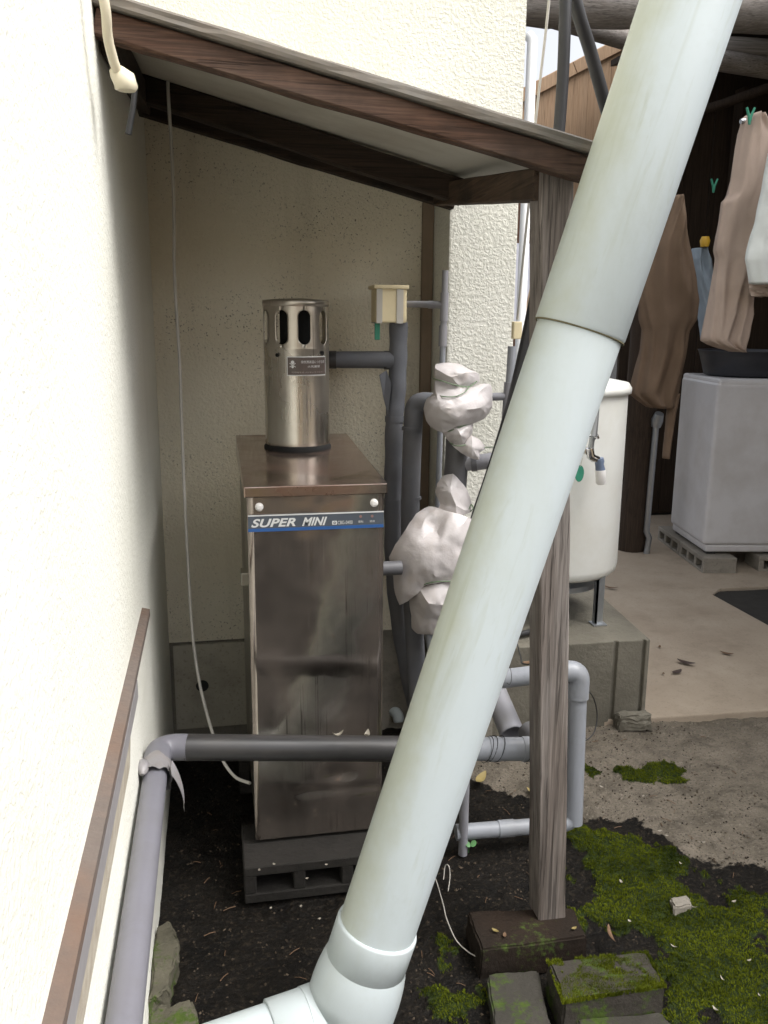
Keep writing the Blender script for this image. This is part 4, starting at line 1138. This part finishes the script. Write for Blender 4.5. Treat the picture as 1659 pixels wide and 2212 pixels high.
# broken pipe end with an open mouth
bo = thing('broken_pipe', P(1115, 1595, Y=2.12), 'short grey pipe offcut with an open broken mouth behind the post', 'pipe')
b0, b1 = P(1050, 1450, Y=2.32), P(1108, 1588, Y=2.08)
m = MB(); m.tube([b0, b0.lerp(b1, .5), b1], .034, 24, caps=False); m.tube([b1, b0.lerp(b1, .5), b0], .0305, 24, caps=False)
m.build('pipe', MAT['pvc_grey'], bo)
MB().tube([b0.lerp(b1, .45), b0.lerp(b1, .55)], .0300, 20).build('dark_inside', MAT['soot'], bo)
solo(MB().tube(spline([P(1252,1490,Y=2.20), P(1268,1490,Y=2.22), P(1283,1510,Y=2.26), P(1290,1545,Y=2.28), P(1284,1580,Y=2.26), P(1268,1598,Y=2.24), P(1250,1602,Y=2.23)], 6), .0018, 6), 'black_wire', MAT['rubber'], 'thin black wire looping out from the grey riser against the plinth', 'wire')
solo(MB().tube(spline([P(1112,1360,Y=2.6), P(1116,1385,Y=2.5), P(1125,1420,Y=2.4), P(1130,1434,Y=2.34), P(1160,1434,Y=2.3)], 5), .0022, 6), 'black_wire', MAT['rubber'], 'thin black wire bent over the top of the grey pipe loop', 'wire')
solo(MB().tube(spline([P(905,1905,Z=.01), P(935,1890,Z=.02), P(955,1945,Z=.02), P(965,1985,Z=.012), P(985,2030,Z=.010), P(1010,2055,Z=.012), P(1032,2068,Z=.012)], 6), .0014, 6), 'grey_wire', MAT['cable_white'], 'thin pale wire lying on the soil between the drainpipe and the footing stone', 'wire')
solo(MB().tube(spline([P(958,1900,Z=.005), P(962,1870,Z=.03), P(970,1872,Z=.035), P(972,1895,Z=.015), P(968,1925,Z=.0)], 6), .0014, 6), 'grey_wire', MAT['cable_white'], 'small loop of pale wire sticking up right of the drainpipe foot', 'wire')

# ================================================================== STONES AND SOIL FEATURES
def rock(name, base_pts, z0, z1, mat, label, cat, group=None, jit=.006, seed=0, inset=.01, cuts=4):
    me = bpy.data.meshes.new(name); bm = bmesh.new()
    n = len(base_pts)
    c = Vector((sum(p[0] for p in base_pts)/n, sum(p[1] for p in base_pts)/n))
    bot = [bm.verts.new((p[0]-c.x, p[1]-c.y, 0)) for p in base_pts]
    top = [bm.verts.new(((p[0]-c.x)*(1-inset*4), (p[1]-c.y)*(1-inset*4), z1-z0)) for p in base_pts]
    bm.faces.new(bot[::-1]); bm.faces.new(top)
    for i in range(n): bm.faces.new((bot[i], bot[(i+1) % n], top[(i+1) % n], top[i]))
    bmesh.ops.bevel(bm, geom=list(bm.edges), offset=.004, segments=2, affect='EDGES', clamp_overlap=True)
    bmesh.ops.subdivide_edges(bm, edges=[e for e in bm.edges if e.calc_length() > .03], cuts=cuts+3, use_grid_fill=True)
    bmesh.ops.triangulate(bm, faces=bm.faces)
    for v in bm.verts:
        q = .5*noise.noise_vector(Vector(v.co)*16+Vector((seed*5, 0, 0)))+.45*noise.noise_vector(Vector(v.co)*60)+.35*noise.noise_vector(Vector(v.co)*130)
        v.co += q*jit
    for f in bm.faces: f.smooth = True
    bm.to_mesh(me); bm.free(); me.materials.append(mat)
    me.set_sharp_from_angle(angle=math.radians(28))
    o = bpy.data.objects.new(name, me); col.objects.link(o); o.location = (c.x, c.y, z0)
    return tag(o, label, cat, group)
foot = [P(x, y, Z=.055) for x, y in ((1005,1970),(1036,2060),(1272,2028),(1242,1962))]
rock('footing_stone', [(p.x, p.y) for p in foot][::1], -.02, .060, MAT['stone'], 'dark flat footing stone under the wooden post', 'stone', jit=.004, seed=1)
ms = [P(x, y, Z=.065) for x, y in ((1180,2076),(1215,2168),(1440,2132),(1398,2056))]
rock('mossy_block', [(p.x, p.y) for p in ms], -.02, .068, MAT['stone_moss'], 'broken concrete block topped with bright moss at the lower right', 'stone', jit=.006, seed=2)
def on_stone_moss():
    pts = [(p.x, p.y) for p in ms]; v0 = len(mv)
    mm = MB(); vv, ff = [], []
    for _ in range(22000):
        x, y = rng.uniform(.62, .92), rng.uniform(1.36, 1.55)
        if not seg_poly(pts, x, y): continue
        if fbm(x, y, 6, 13) < -.12: continue
        s = rng.uniform(.003, .006)
        for k in range(3):
            a = rng.uniform(0, 6.283); dx, dy = math.cos(a), math.sin(a); w = s*.28; l = s*rng.uniform(.2, .8); i = len(vv)
            vv.extend([Vector((x-dy*w, y+dx*w, .062)), Vector((x+dy*w, y-dx*w, .062)), Vector((x+dx*l, y+dy*l, .066+s*rng.uniform(.6, 1.3)))]); ff.append((i, i+1, i+2))
    mm.v = vv; mm.f = ff; mm.sm = [False]*len(ff)
    tag(mm.build('moss', MAT['moss']), 'yellow-green moss growing on top of the broken block', 'moss', kind='stuff')
on_stone_moss()
pg = [P(x, y, Z=.02) for x, y in ((1050,2110),(1065,2230),(1190,2225),(1165,2098))]
rock('grey_stone', [(p.x, p.y) for p in pg], -.03, .028, MAT['stone_grey'], 'flat grey stone in the soil in front of the footing stone', 'stone', jit=.006, seed=3)
pg = [P(x, y, Z=.02) for x, y in ((1240,2195),(1260,2260),(1480,2240),(1430,2180))]
rock('grey_stone', [(p.x, p.y) for p in pg], -.03, .018, MAT['stone_grey'], 'low grey stone at the bottom edge below the mossy block', 'stone', jit=.006, seed=4)
pg = [P(x, y, Z=.03) for x, y in ((1448,1925),(1458,1948),(1500,1942),(1488,1918))]
rock('pale_stone', [(p.x, p.y) for p in pg], -.02, .012, MAT['block_pale'], 'small pale stone bedded in the moss right of the post', 'stone', jit=.006, seed=5, cuts=2)
# crumbled mortar edging by the left wall
rock('mortar_lump', [(XL+.001, 1.56), (XL+.001, 1.80), (XL+.035, 1.815), (XL+.055, 1.74), (XL+.04, 1.60)], -.03, .05, MAT['mortar'], 'crumbled mossy mortar edging at the foot of the left wall', 'mortar', jit=.014, seed=6)
rock('mortar_lump', [(XL+.001, 1.10), (XL+.001, 1.60), (XL+.085, 1.60), (XL+.125, 1.35), (XL+.11, 1.10)], -.03, .022, MAT['mortar'], 'low mossy mortar edging at the bottom left corner by the wall pipe', 'mortar', jit=.012, seed=7)

# leaves and petals
def leaf(x, y, z, L, W, rot, mat, label, tilt=0.0, group='fallen leaves', name='fallen_leaf', curl=.25):
    m = MB(); n = 8; vs = []
    for i in range(n+1):
        t = i/n; w = W/2*math.sin(math.pi*(t*.94+.03))**.8
        xx = (t-.5)*L; zz = curl*L*(t-.5)**2*2
        vs += [(xx, -w, zz+curl*w*.8), (xx, 0, zz), (xx, w, zz+curl*w*.8)]
    m.add(vs, [(i*3+k, i*3+k+1, i*3+k+4, i*3+k+3) for i in range(n) for k in range(2)], True)
    vs2 = [(p[0], p[1], p[2]-.0008) for p in vs]
    m.add(vs2, [(i*3+k+3, i*3+k+4, i*3+k+1, i*3+k) for i in range(n) for k in range(2)], True)
    o = m.build(name, mat)
    o.location = (x, y, z); o.rotation_euler = (tilt, 0, rot)
    return tag(o, label, 'leaf', group)
def leaf_px(px, py, z, L, W, rot, mat, label, **k):
    p = P(px, py, Z=z); return leaf(p.x, p.y, z, L, W, rot, mat, label, **k)
leaf_px(1038, 1682, .012, .075, .026, .9, 'leaf_yellow' and MAT['leaf_yellow'], 'large yellow leaf on the soil right of the drainpipe', tilt=.2)
leaf_px(1150, 1712, .010, .05, .018, 2.0, MAT['leaf_yellow'], 'narrow yellow-brown leaf on the soil just left of the post', tilt=.3)
leaf_px(1482, 1432, .030, .075, .030, 2.3, MAT['leaf_dark'], 'dark leaf at the top of the pair on the tan slab')
leaf_px(1462, 1452, .028, .055, .026, .4, MAT['leaf_dark'], 'dark leaf at the bottom of the pair on the tan slab')
leaf_px(1570, 1412, .028, .055, .020, 2.4, MAT['leaf_brown'], 'brown leaf on the tan slab right of the dark leaves')
leaf_px(1425, 1397, .028, .025, .012, 1.0, MAT['leaf_brown'], 'tiny brown leaf scrap on the tan slab near the plinth')
leaf_px(1320, 1270, .030, .075, .022, 2.6, MAT['leaf_brown'], 'brown leaf on the slab behind the tank leg')
leaf_px(1433, 1455, .028, .018, .010, 1.0, MAT['leaf_brown'], 'tiny brown leaf scrap beside the dark leaves on the slab')
leaf_px(1138, 1432, .432, .030, .018, .3, MAT['leaf_brown'], 'brown leaf scrap lying on top of the grey pipe loop')
leaf_px(1240, 2005, .066, .014, .007, .3, MAT['leaf_yellow'], 'tiny yellow leaf at the right end of the footing stone')
leaf_px(1070, 2010, .066, .018, .008, 2.3, MAT['leaf_yellow'], 'small yellow leaf on the left of the footing stone')
leaf_px(1090, 2020, .066, .016, .008, 1.2, MAT['leaf_brown'], 'small orange-brown leaf on the middle of the footing stone')
leaf_px(1318, 2020, .03, .06, .014, 1.4, MAT['leaf_brown'], 'thin brown leaf standing up behind the mossy block', tilt=.6)
leaf_px(730, 1590, .52, .026, .010, .3, MAT['leaf_pale'], 'pale dry scrap stuck on the black pipe in front of the heater, left one', curl=.9)
leaf_px(793, 1590, .52, .024, .012, 1.2, MAT['leaf_pale'], 'pale dry scrap stuck on the black pipe in front of the heater, right one', curl=.9)
rl_ = random.Random(5)
for k, (px, py) in enumerate([(1342,1905),(1585,1948),(1455,2045),(1618,2075),(1640,2150),(1560,2115),(1425,1795),(1440,1805),(1520,1820),(1390,1720),(1300,1700),(1470,1865),(1360,1990),(1545,2180),(1500,1960),(1330,2190)]):
    leaf_px(px, py, .014, rl_.uniform(.009, .016), rl_.uniform(.004, .007), rl_.uniform(0, 6), MAT['leaf_pale'], 'small pale petal scattered on the moss and rough concrete', group='pale petals on the ground', name='petal', curl=.5, tilt=rl_.uniform(-.3, .3))
for k, (px, py) in enumerate([(592,1867),(663,1898),(705,1868),(690,1985),(650,1958),(735,2010),(585,1962),(560,1880)]):
    leaf_px(px, py, .098 if py < 1900 else .004, .008, .006, rl_.uniform(0, 6), MAT['leaf_pale'], 'tiny pale crumb on the dark ground by the heater block', group='crumbs by the heater block', name='petal', curl=.5)
# two-leaf seedling
sd = thing('seedling', P(1012, 1838, Z=0), 'tiny green seedling with two leaves beside the pipe stake', 'seedling')
c = P(1012, 1838, Z=0)
MB().tube([c+Vector((0,0,-.005)), c+Vector((.002,0,.02)), c+Vector((.003,-.003,.024))], .0012, 6).build('stem', MAT['leaf_green'], sd)
for s in (-1, 1):
    m = MB(); q = c+Vector((.003+s*.008, -.005, .026)); vs = [q+Vector((.008*math.cos(a), .006*math.sin(a)-.002, .003*s*math.cos(a)+.006*math.sin(a))) for a in [2*math.pi*i/12 for i in range(12)]]
    m.add(vs, [tuple(range(12))]); m.add([v-Vector((0,0,.0008)) for v in vs], [tuple(range(11,-1,-1))]); m.build('leaf', MAT['leaf_green'], sd)
# soil crumbs scattered over the dark ground
cr = MB(); vv, ff = [], []
for _ in range(5200):
    x, y = rng.uniform(-.13, 1.6), rng.uniform(1.2, 2.7)
    if moss_mask(x, y) > .3: continue
    if .03 < x < .43 and 1.9 < y < 2.63: continue
    s = rng.uniform(.0015, .0055); z = gz(x, y)+.012*(y > conc_edge_y(x)); i = len(vv)
    a = rng.uniform(0, 6.28)
    for k in range(4): vv.append(Vector((x+s*math.cos(a+k*1.57)*rng.uniform(.6,1.2), y+s*math.sin(a+k*1.57)*rng.uniform(.6,1.2), z-.001)))
    vv.append(Vector((x+rng.uniform(-.3,.3)*s, y, z+s*rng.uniform(.4,.9))))
    ff += [(i,i+1,i+4),(i+1,i+2,i+4),(i+2,i+3,i+4),(i+3,i,i+4)]
cr.v = vv; cr.f = ff; cr.sm = [False]*len(ff)
tag(cr.build('soil_crumbs', MAT['grit']), 'dark crumbs of soil and grit strewn over the ground', 'grit', kind='stuff')

tw = MB()
for _ in range(130):
    x, y = rng.uniform(-.10, 1.7), rng.uniform(1.25, 2.55)
    if (.03 < x < .43 and 1.88 < y < 2.63) or (.50 < x < .93 and 1.36 < y < 1.72) or moss_mask(x, y) > .8: continue
    a = rng.uniform(0, 6.28); l = rng.uniform(.008, .035); z = gz(x, y)+.012*(y > conc_edge_y(x))+.003
    p = Vector((x, y, z)); d = Vector((math.cos(a), math.sin(a), rng.uniform(-.05, .15)))*l
    tw.tube([p-d*.5, p+Vector((0, 0, .002)), p+d*.5], rng.uniform(.0006, .0013), 5)
tag(tw.build('twig_litter', MAT['leaf_brown']), 'thin brown twigs and straws littered over the soil', 'litter', kind='stuff')

# ================================================================== PLINTH AND TANK
pc0 = P(1390, 1565, Z=0.0)
px1 = 1.470
plm = MB()
prof = [(.86, 2.652), (1.335, 2.652), (1.338, 2.662), (1.350, 2.662), (1.353, 2.650), (1.440, 2.646), (1.444, 2.658), (1.452, 2.658), (1.455, 2.644), (px1, 2.646), (px1+.07, 3.42), (.86, 3.42)]
plm.prism(prof, 2, -.03, .318)
solo(plm, 'concrete_plinth', MAT['plinth'], 'rough grey concrete plinth with vertical grooves under the white tank', 'plinth', bevel=.006)
rock('mortar_lump', [(1.35, 2.60), (1.47, 2.59), (1.475, 2.64), (1.35, 2.645)], .0, .06, MAT['plinth'], 'lump of mortar at the foot of the plinth corner', 'mortar', jit=.014, seed=9)
TXc, TYc, TR = 1.232, 3.02, .250
tz0 = P(1230, 1262, Y=TYc-TR*.97).z; tz1 = P(1300, 850, Y=TYc-.1).z
wt = thing('water_tank', (TXc, TYc, .318), 'white cylindrical tank on metal legs with a tap, beside the leaning drainpipe', 'tank')
MB().lathe([(TR*.80, tz0-.004), (TR*.93, tz0), (TR*.985, tz0+.014), (TR, tz0+.035), (TR, tz1-.02), (TR, tz1)], TXc, TYc, 72).build('tank_body', MAT['tank'], wt)
MB().lathe([(TR*1.0, tz1-.002), (TR*1.045, tz1+.002), (TR*1.045, tz1+.020), (TR*1.0, tz1+.038), (TR*.6, tz1+.056), (.01, tz1+.062)], TXc, TYc, 72).build('tank_lid', MAT['tank'], wt)
for a in (-58, 62, 182):
    th = math.radians(a); x, y = TXc+TR*.93*math.cos(th), TYc+TR*.93*math.sin(th)
    m = MB()
    m.box(x-.014, x+.014, y-.004, y+.004, .318, tz0+.06); m.box(x-.014, x-.008, y-.004, y+.024, .318, tz0+.0595); m.box(x-.026, x+.026, y-.02, y+.03, .319, .3235)
    m.build('leg', MAT['galv'], wt)
MB().lathe([(TR*.75, tz0-.055), (TR*.75, tz0-.035)], TXc, TYc, 40).build('under_tray', MAT['galv'], wt)
MB().tube([(TXc+.02, TYc-.1, tz0), (TXc+.02, TYc-.12, .345), (TXc-.1, TYc-.25, .335), (TXc-.25, TYc-.3, .335)], .010, 10).build('outlet_hose', MAT['hose'], wt)
# tap on the front of the tank
tY = TYc-TR-.06
def tp_(x, y): return P(x, y, Y=tY)
tap = MB().tube([Vector((tp_(1270,975).x-.01, TYc-TR+.01, tp_(1270,975).z)), tp_(1272,975)+Vector((0,.02,0)), tp_(1272,975)], .014, 16).build('tap', MAT['chrome'], wt)
MB().tube([tp_(1274,968), tp_(1276,985), tp_(1282,990), tp_(1290,992), tp_(1294,1003)], [.013,.0145,.014,.012,.011], 16).build('tap_spout', MAT['chrome'], tap)
MB().tube([tp_(1276,968), tp_(1279,950), tp_(1281,944)], [.010,.009,.012], 14).build('tap_stem', MAT['galv'], tap)
hd = MB(); a = tp_(1272,941); b = tp_(1290,941)
hd.tube([a, b, tp_(1293,947)], [.005,.006,.004], 10); hd.build('tap_handle', MAT['chrome'], tap)
MB().tube([tp_(1281,942), tp_(1288,905), tp_(1293,860)], [.014,.008,.005], 12).build('tap_bracket', MAT['galv'], tap)
MB().tube([tp_(1294,990), tp_(1295,997), tp_(1295,1003), tp_(1297,1016)], [.015,.0165,.0145,.0165], 18).build('nozzle_collar', MAT['nozzle_blue'], tap)
MB().tube([tp_(1297,1015), tp_(1298,1042), tp_(1298,1046)], [.0175,.0175,.013], 18).build('nozzle_tip', MAT['white_cap'], tap)
tg = MB(); v = [tp_(1252+10*math.cos(t)*.95+1.5*math.sin(t), 1023-18*math.sin(t)) for t in [2*math.pi*i/20 for i in range(20)]]
tg.add(v+[q+Vector((0,.002,0)) for q in v], [tuple(range(20)), tuple(range(39,19,-1))]+[(i,(i+1)%20,20+(i+1)%20,20+i) for i in range(20)])
tg.build('green_tag', MAT['green'], wt)
MB().tube([tp_(1258,990), tp_(1254,1008)], .001, 6).build('tag_string', MAT['cable_white'], wt)

# ================================================================== BARN, RIGHT AND BEHIND
barn = thing('barn', (3.2, 5.6, 0), 'dark open wooden barn with log beams behind the yard on the right', 'barn')
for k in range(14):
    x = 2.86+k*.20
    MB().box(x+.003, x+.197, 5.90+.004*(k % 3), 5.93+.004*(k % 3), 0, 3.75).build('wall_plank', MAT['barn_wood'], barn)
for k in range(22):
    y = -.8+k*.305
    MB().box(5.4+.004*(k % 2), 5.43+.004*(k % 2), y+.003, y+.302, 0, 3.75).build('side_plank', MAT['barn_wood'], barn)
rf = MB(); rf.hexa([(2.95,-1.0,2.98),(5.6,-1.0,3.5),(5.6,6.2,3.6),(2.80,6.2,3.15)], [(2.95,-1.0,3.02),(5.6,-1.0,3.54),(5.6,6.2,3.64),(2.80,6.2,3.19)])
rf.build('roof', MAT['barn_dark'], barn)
lg0, lg1 = P(1100, -5, Y=4.1), P(1720, 18, Y=4.25)
lp = [lg0.lerp(lg1, i/16) for i in range(17)]
MB().tube(lp+[lg1+Vector((2.6,.1,0))], [.115+.012*fbm(i*.3, 0, 2, 1.3) for i in range(17)]+[.11], 20).build('log_beam', MAT['log'], barn)
lp = [P(1140+i*26, 18+i*8.0, Y=4.5+.02*i) for i in range(13)]
MB().tube(lp+[lp[-1]+Vector((2.5,.5,-.02))], .055, 16).build('log_rafter', MAT['log'], barn)
lp = [P(1420,95,Y=4.9), P(1500,100,Y=4.9), P(1600,105,Y=4.9), P(1750,115,Y=4.9)]
MB().tube(lp, .06, 14).build('log_rafter', MAT['log'], barn)
lp = [P(1480,250,Y=5.6), P(1560,225,Y=5.4), P(1659,190,Y=5.2), P(1750,160,Y=5.0)]
MB().tube(lp, .03, 12).build('inner_pole', MAT['barn_wood'], barn)
tk = P(1362, 1187, Z=0.02)
MB().tube(spline([(tk.x, tk.y, 0), (tk.x+.01, tk.y, .6), (tk.x-.02, tk.y-.02, 1.3), (tk.x, tk.y, 2.0), (tk.x+.01, tk.y, 2.9)], 5), [.085+.006*math.sin(i*1.1) for i in range(21)], 16).build('log_post', MAT['barn_wood'], barn)
MB().box(3.55, 3.66, 5.72, 5.83, 0, 2.95).build('rear_post', MAT['barn_wood'], barn)
# tan boarded gable with sloping top and cap batten
gb = thing('board_gable', (2.6, 6.3, 2.2), 'tan boarded gable panel with a sloping top edge against the white sky', 'gable')
gy = 6.35
g0, g1 = P(1142, 196, Y=gy), P(1345, 90, Y=gy)
sl_ = (g1.z-g0.z)/(g1.x-g0.x)
gx0, gx1 = P(1118, 300, Y=gy).x, P(1460, 200, Y=gy).x
zb = P(1250, 345, Y=gy).z
nb = 7
for k in range(nb):
    xa, xb = gx0+(gx1-gx0)*k/nb, gx0+(gx1-gx0)*(k+1)/nb
    za, zb2 = g0.z+(xa-g0.x)*sl_-.04, g0.z+(xb-g0.x)*sl_-.04
    MB().prism([(xa+.001, zb-.4*(k < 3)), (xb-.001, zb-.4*(k < 3)), (xb-.001, zb2), (xa+.001, za)], 1, gy, gy+.02).build('board', MAT['tan_board'], gb)
for k in range(3):
    ta, tb_ = k/3, (k+1)/3-.004
    a = Vector((gx0, gy-.015, g0.z+(gx0-g0.x)*sl_-.01)); b = Vector((gx1, gy-.015, g0.z+(gx1-g0.x)*sl_-.01))
    beam(a.lerp(b, ta), a.lerp(b, tb_), .03, .085, 4, .001, k).build('cap_batten', MAT['tan_board'], gb)
MB().box(gx0+.35, gx1, gy+.01, gy+.08, zb-.11, zb-.002).build('sill_beam', MAT['barn_wood'], gb)
for x in (gx0+.02, gx1-.12): MB().box(x, x+.09, gy+.082, gy+.16, 0, zb+.2).build('post', MAT['red_brown'], gb)
# white downpipe between pier and gable
w0, w1 = P(1147, 75, Y=3.6), P(1140, 330, Y=3.6)
wd = MB(); wd.tube([Vector((w1.x, 3.6, 0)), Vector((w1.x, 3.6, w0.z-.02)), Vector((w0.x, 3.62, w0.z))], .021, 18)
solo(wd, 'white_downpipe', MAT['white_paint'], 'bright white downpipe standing beyond the narrow pier', 'downpipe')
# things glimpsed between the pier and the post
bpz = P(1128, 480, Y=4.4)
solo(MB().box(bpz.x-.04, bpz.x+.07, 4.40, 4.47, 0, 2.3), 'brown_post', MAT['red_brown'], 'red-brown wooden post glimpsed between the pier and the awning post', 'post', bevel=.004)
pa, pb_ = P(1112, 525, Y=3.75), P(1147, 672, Y=3.75)
pp = MB(); pp.prism([(pa.x-.06, pb_.z-.1), (pb_.x-.05, pb_.z-.1), (pb_.x-.01, pb_.z+.1), (pb_.x, pa.z-.06), (pb_.x-.02, pa.z), (pa.x-.06, pa.z)], 1, 3.75, 3.765)
solo(pp, 'leaning_sheet', MAT['pale_panel'], 'pale bluish sheet glimpsed behind the narrow pier', 'sheet')
solo(loft([(600,1128,1142),(615,1120,1148),(640,1116,1150),(665,1116,1146),(690,1122,1140)], 3.9, .05, n=24, rows=16, fold=.3, seed=4), 'tan_sack', MAT['sack'], 'tan lumpy sack glimpsed between the pier and the black hose', 'sack')

# ================================================================== WASHING MACHINE
wc0 = P(1521, 1200, Z=.105); wc1 = P(1421, 1130, Z=.105)
ey = Vector((wc1.x-wc0.x, wc1.y-wc0.y, 0)); ey = ey.normalized(); ex = Vector((ey.y, -ey.x, 0))
zl = .012
wm = thing('washing_machine', (wc0.x+.28*ex.x, wc0.y+.28*ey.y, .105), 'grey-white washing machine on concrete blocks in the barn', 'washing machine')
def wmbox(u0, u1, v0, v1, z0, z1):
    m = MB(); q = lambda u, v: wc0.xy.to_3d()+ex*u+ey*v
    pts = [q(u0,v0), q(u1,v0), q(u1,v1), q(u0,v1)]
    m.hexa([p+Vector((0,0,z0)) for p in pts], [p+Vector((0,0,z1)) for p in pts]); return m
wtop = P(1557, 826, Y=wc0.y).z
wmbox(-.012, .58, -.006, .56, .165, wtop).build('cabinet', MAT['washer'], wm, bevel=.028, seg=4)
wmbox(.004, .576, .004, .556, .125, .168).build('base', MAT['washer'], wm, bevel=.012)
wmbox(-.004, .584, -.004, .564, wtop-.035, wtop+.02).build('top_panel', MAT['washer'], wm, bevel=.02, seg=3)
for u, v in ((.02,.02),(.50,.02),(.02,.48),(.50,.48)):
    wmbox(u, u+.05, v, v+.05, .105, .128).build('foot', MAT['rubber'], wm)
def blk(u, v, ang, lab):
    c = wc0.xy.to_3d()+ex*u+ey*v
    o = place_block(c.x, c.y, .010, ang, MAT['block_pale'], lab, 'blocks under the washing machine')
angx = math.atan2(ex.y, ex.x)
blk(.065, .12, angx+math.pi/2, 'pale hollow concrete block under the near left corner of the washing machine')
blk(.50, .06, angx, 'pale hollow concrete block under the front of the washing machine, at the frame edge')
blk(.065, .52, angx+math.pi/2, 'pale hollow concrete block under the far left corner of the washing machine')
bs = wc0.xy.to_3d()+ex*.26+ey*.27
bsn = MB(); bsn.lathe([(.20, wtop+.022), (.235, wtop+.03), (.262, wtop+.13), (.275, wtop+.165), (.28, wtop+.168), (.27, wtop+.160), (.255, wtop+.13), (.225, wtop+.04), (.05, wtop+.035)], bs.x, bs.y, 48)
solo(bsn, 'wash_basin', MAT['basin'], 'dark plastic wash basin on top of the washing machine', 'basin')
# standpipe with tap by the log post
sp = P(1396, 1192, Z=.02)
sp = Vector((sp.x-.02, sp.y-.04, .02))
spt = thing('standpipe', sp, 'slim grey standpipe with a tap head beside the dark log post', 'standpipe')
MB().tube([sp, sp+Vector((.01,0,.10)), sp+Vector((-.01,0,.14)), sp+Vector((0,0,.78))], .018, 14).build('pipe', MAT['galv'], spt)
MB().tube([sp+Vector((0,0,.78)), sp+Vector((0,-.01,.82)), sp+Vector((0,-.03,.86))], [.028,.035,.026], 14).build('tap_head', MAT['galv'], spt)

# ================================================================== LAUNDRY
def garment(levels, Y, depth, mat, name, label, seed=0, cat='garment', fold=.45, freq=3.2, rows=64, n=72, **k):
    o = loft(levels, Y, depth, n=n, rows=rows, fold=fold, freq=freq, seed=seed, lump=.14).build(name, mat)
    recenter(o)
    return tag(o, label, cat, 'laundry in the barn')
garment([(424,1450,1466),(440,1442,1470),(480,1425,1478),(530,1405,1484),(600,1390,1498),(650,1384,1506),(690,1386,1500),(715,1392,1484),(760,1386,1478),(810,1372,1470),(850,1362,1462),(866,1380,1455),(880,1400,1452)], 3.95, .07, MAT['cloth_brown'], 'brown_jacket', 'brown work jacket hanging beside the leaning drainpipe', 11)
garment([(850,1446,1468),(900,1440,1458),(950,1436,1450),(990,1432,1446)], 3.95, .022, MAT['cloth_brown'], 'brown_sleeve_cloth', 'narrow brown cloth strip hanging below the brown jacket', 12, n=24, rows=20)
garment([(248,1615,1640),(262,1606,1650),(290,1598,1668),(340,1588,1664),(390,1580,1654),(425,1572,1648),(432,1562,1646),(470,1556,1642),(510,1548,1640),(540,1545,1634),(560,1550,1628),(620,1541,1624),(680,1530,1622),(735,1517,1610),(748,1540,1606),(760,1585,1602)], 3.5, .06, MAT['cloth_tan'], 'tan_trousers', 'pale tan trousers hanging from a green peg', 13)
garment([(330,1662,1730),(400,1648,1735),(480,1632,1735),(560,1612,1735),(590,1616,1735),(612,1620,1735)], 3.3, .05, MAT['cloth_white'], 'white_towel', 'white cloth hanging at the right edge of the picture', 14, cat='cloth', fold=.12)
garment([(612,1620,1735),(640,1624,1735)], 3.36, .03, MAT['cloth_tan'], 'tan_hem_cloth', 'beige cloth edge showing below the white cloth at the right edge', 16, cat='cloth', rows=12)
garment([(536,1500,1524),(560,1494,1532),(600,1498,1536),(650,1508,1540),(700,1515,1538),(735,1520,1534)], 4.3, .05, MAT['cloth_blue'], 'pale_plastic_bag', 'pale blue plastic bag hanging between the brown jacket and the tan trousers', 15, cat='bag')
y0 = P(1523, 520, Y=4.25); MB_ = MB().tube([y0+Vector((0,0,-.03)), y0, y0+Vector((0,0,.02))], [.02,.026,.018], 14)
solo(MB_, 'yellow_cap', MAT['yellow'], 'small yellow cap above the pale plastic bag', 'cap')
def peg(px, py, Y, label):
    c = P(px, py, Y=Y); t = thing('clothes_peg', c, label, 'clothes peg', 'green clothes pegs')
    for s in (-1, 1):
        MB().tube([c+Vector((0,0,-.03)), c+Vector((s*.004,0,0)), c+Vector((s*.018,0,.034))], [.005,.006,.005], 8).build('jaw', MAT['green'], t)
peg(1620, 252, 3.44, 'green clothes peg at the top of the tan trousers')
peg(1542, 402, 4.2, 'green clothes peg hanging in the dark barn left of the tan trousers')
poleA, poleB = P(1600, 262, Y=3.5), P(1760, 215, Y=3.5)
solo(MB().tube([poleA, poleB+Vector((1.5,0,.1))], .010, 12), 'laundry_pole', MAT['galv'], 'thin metal laundry pole above the tan trousers', 'pole')
# weathered batten leaning behind the tank (foot of the barn wall)
for o in bpy.data.objects:
    if o.parent is not None and 'category' in o: del o['category']
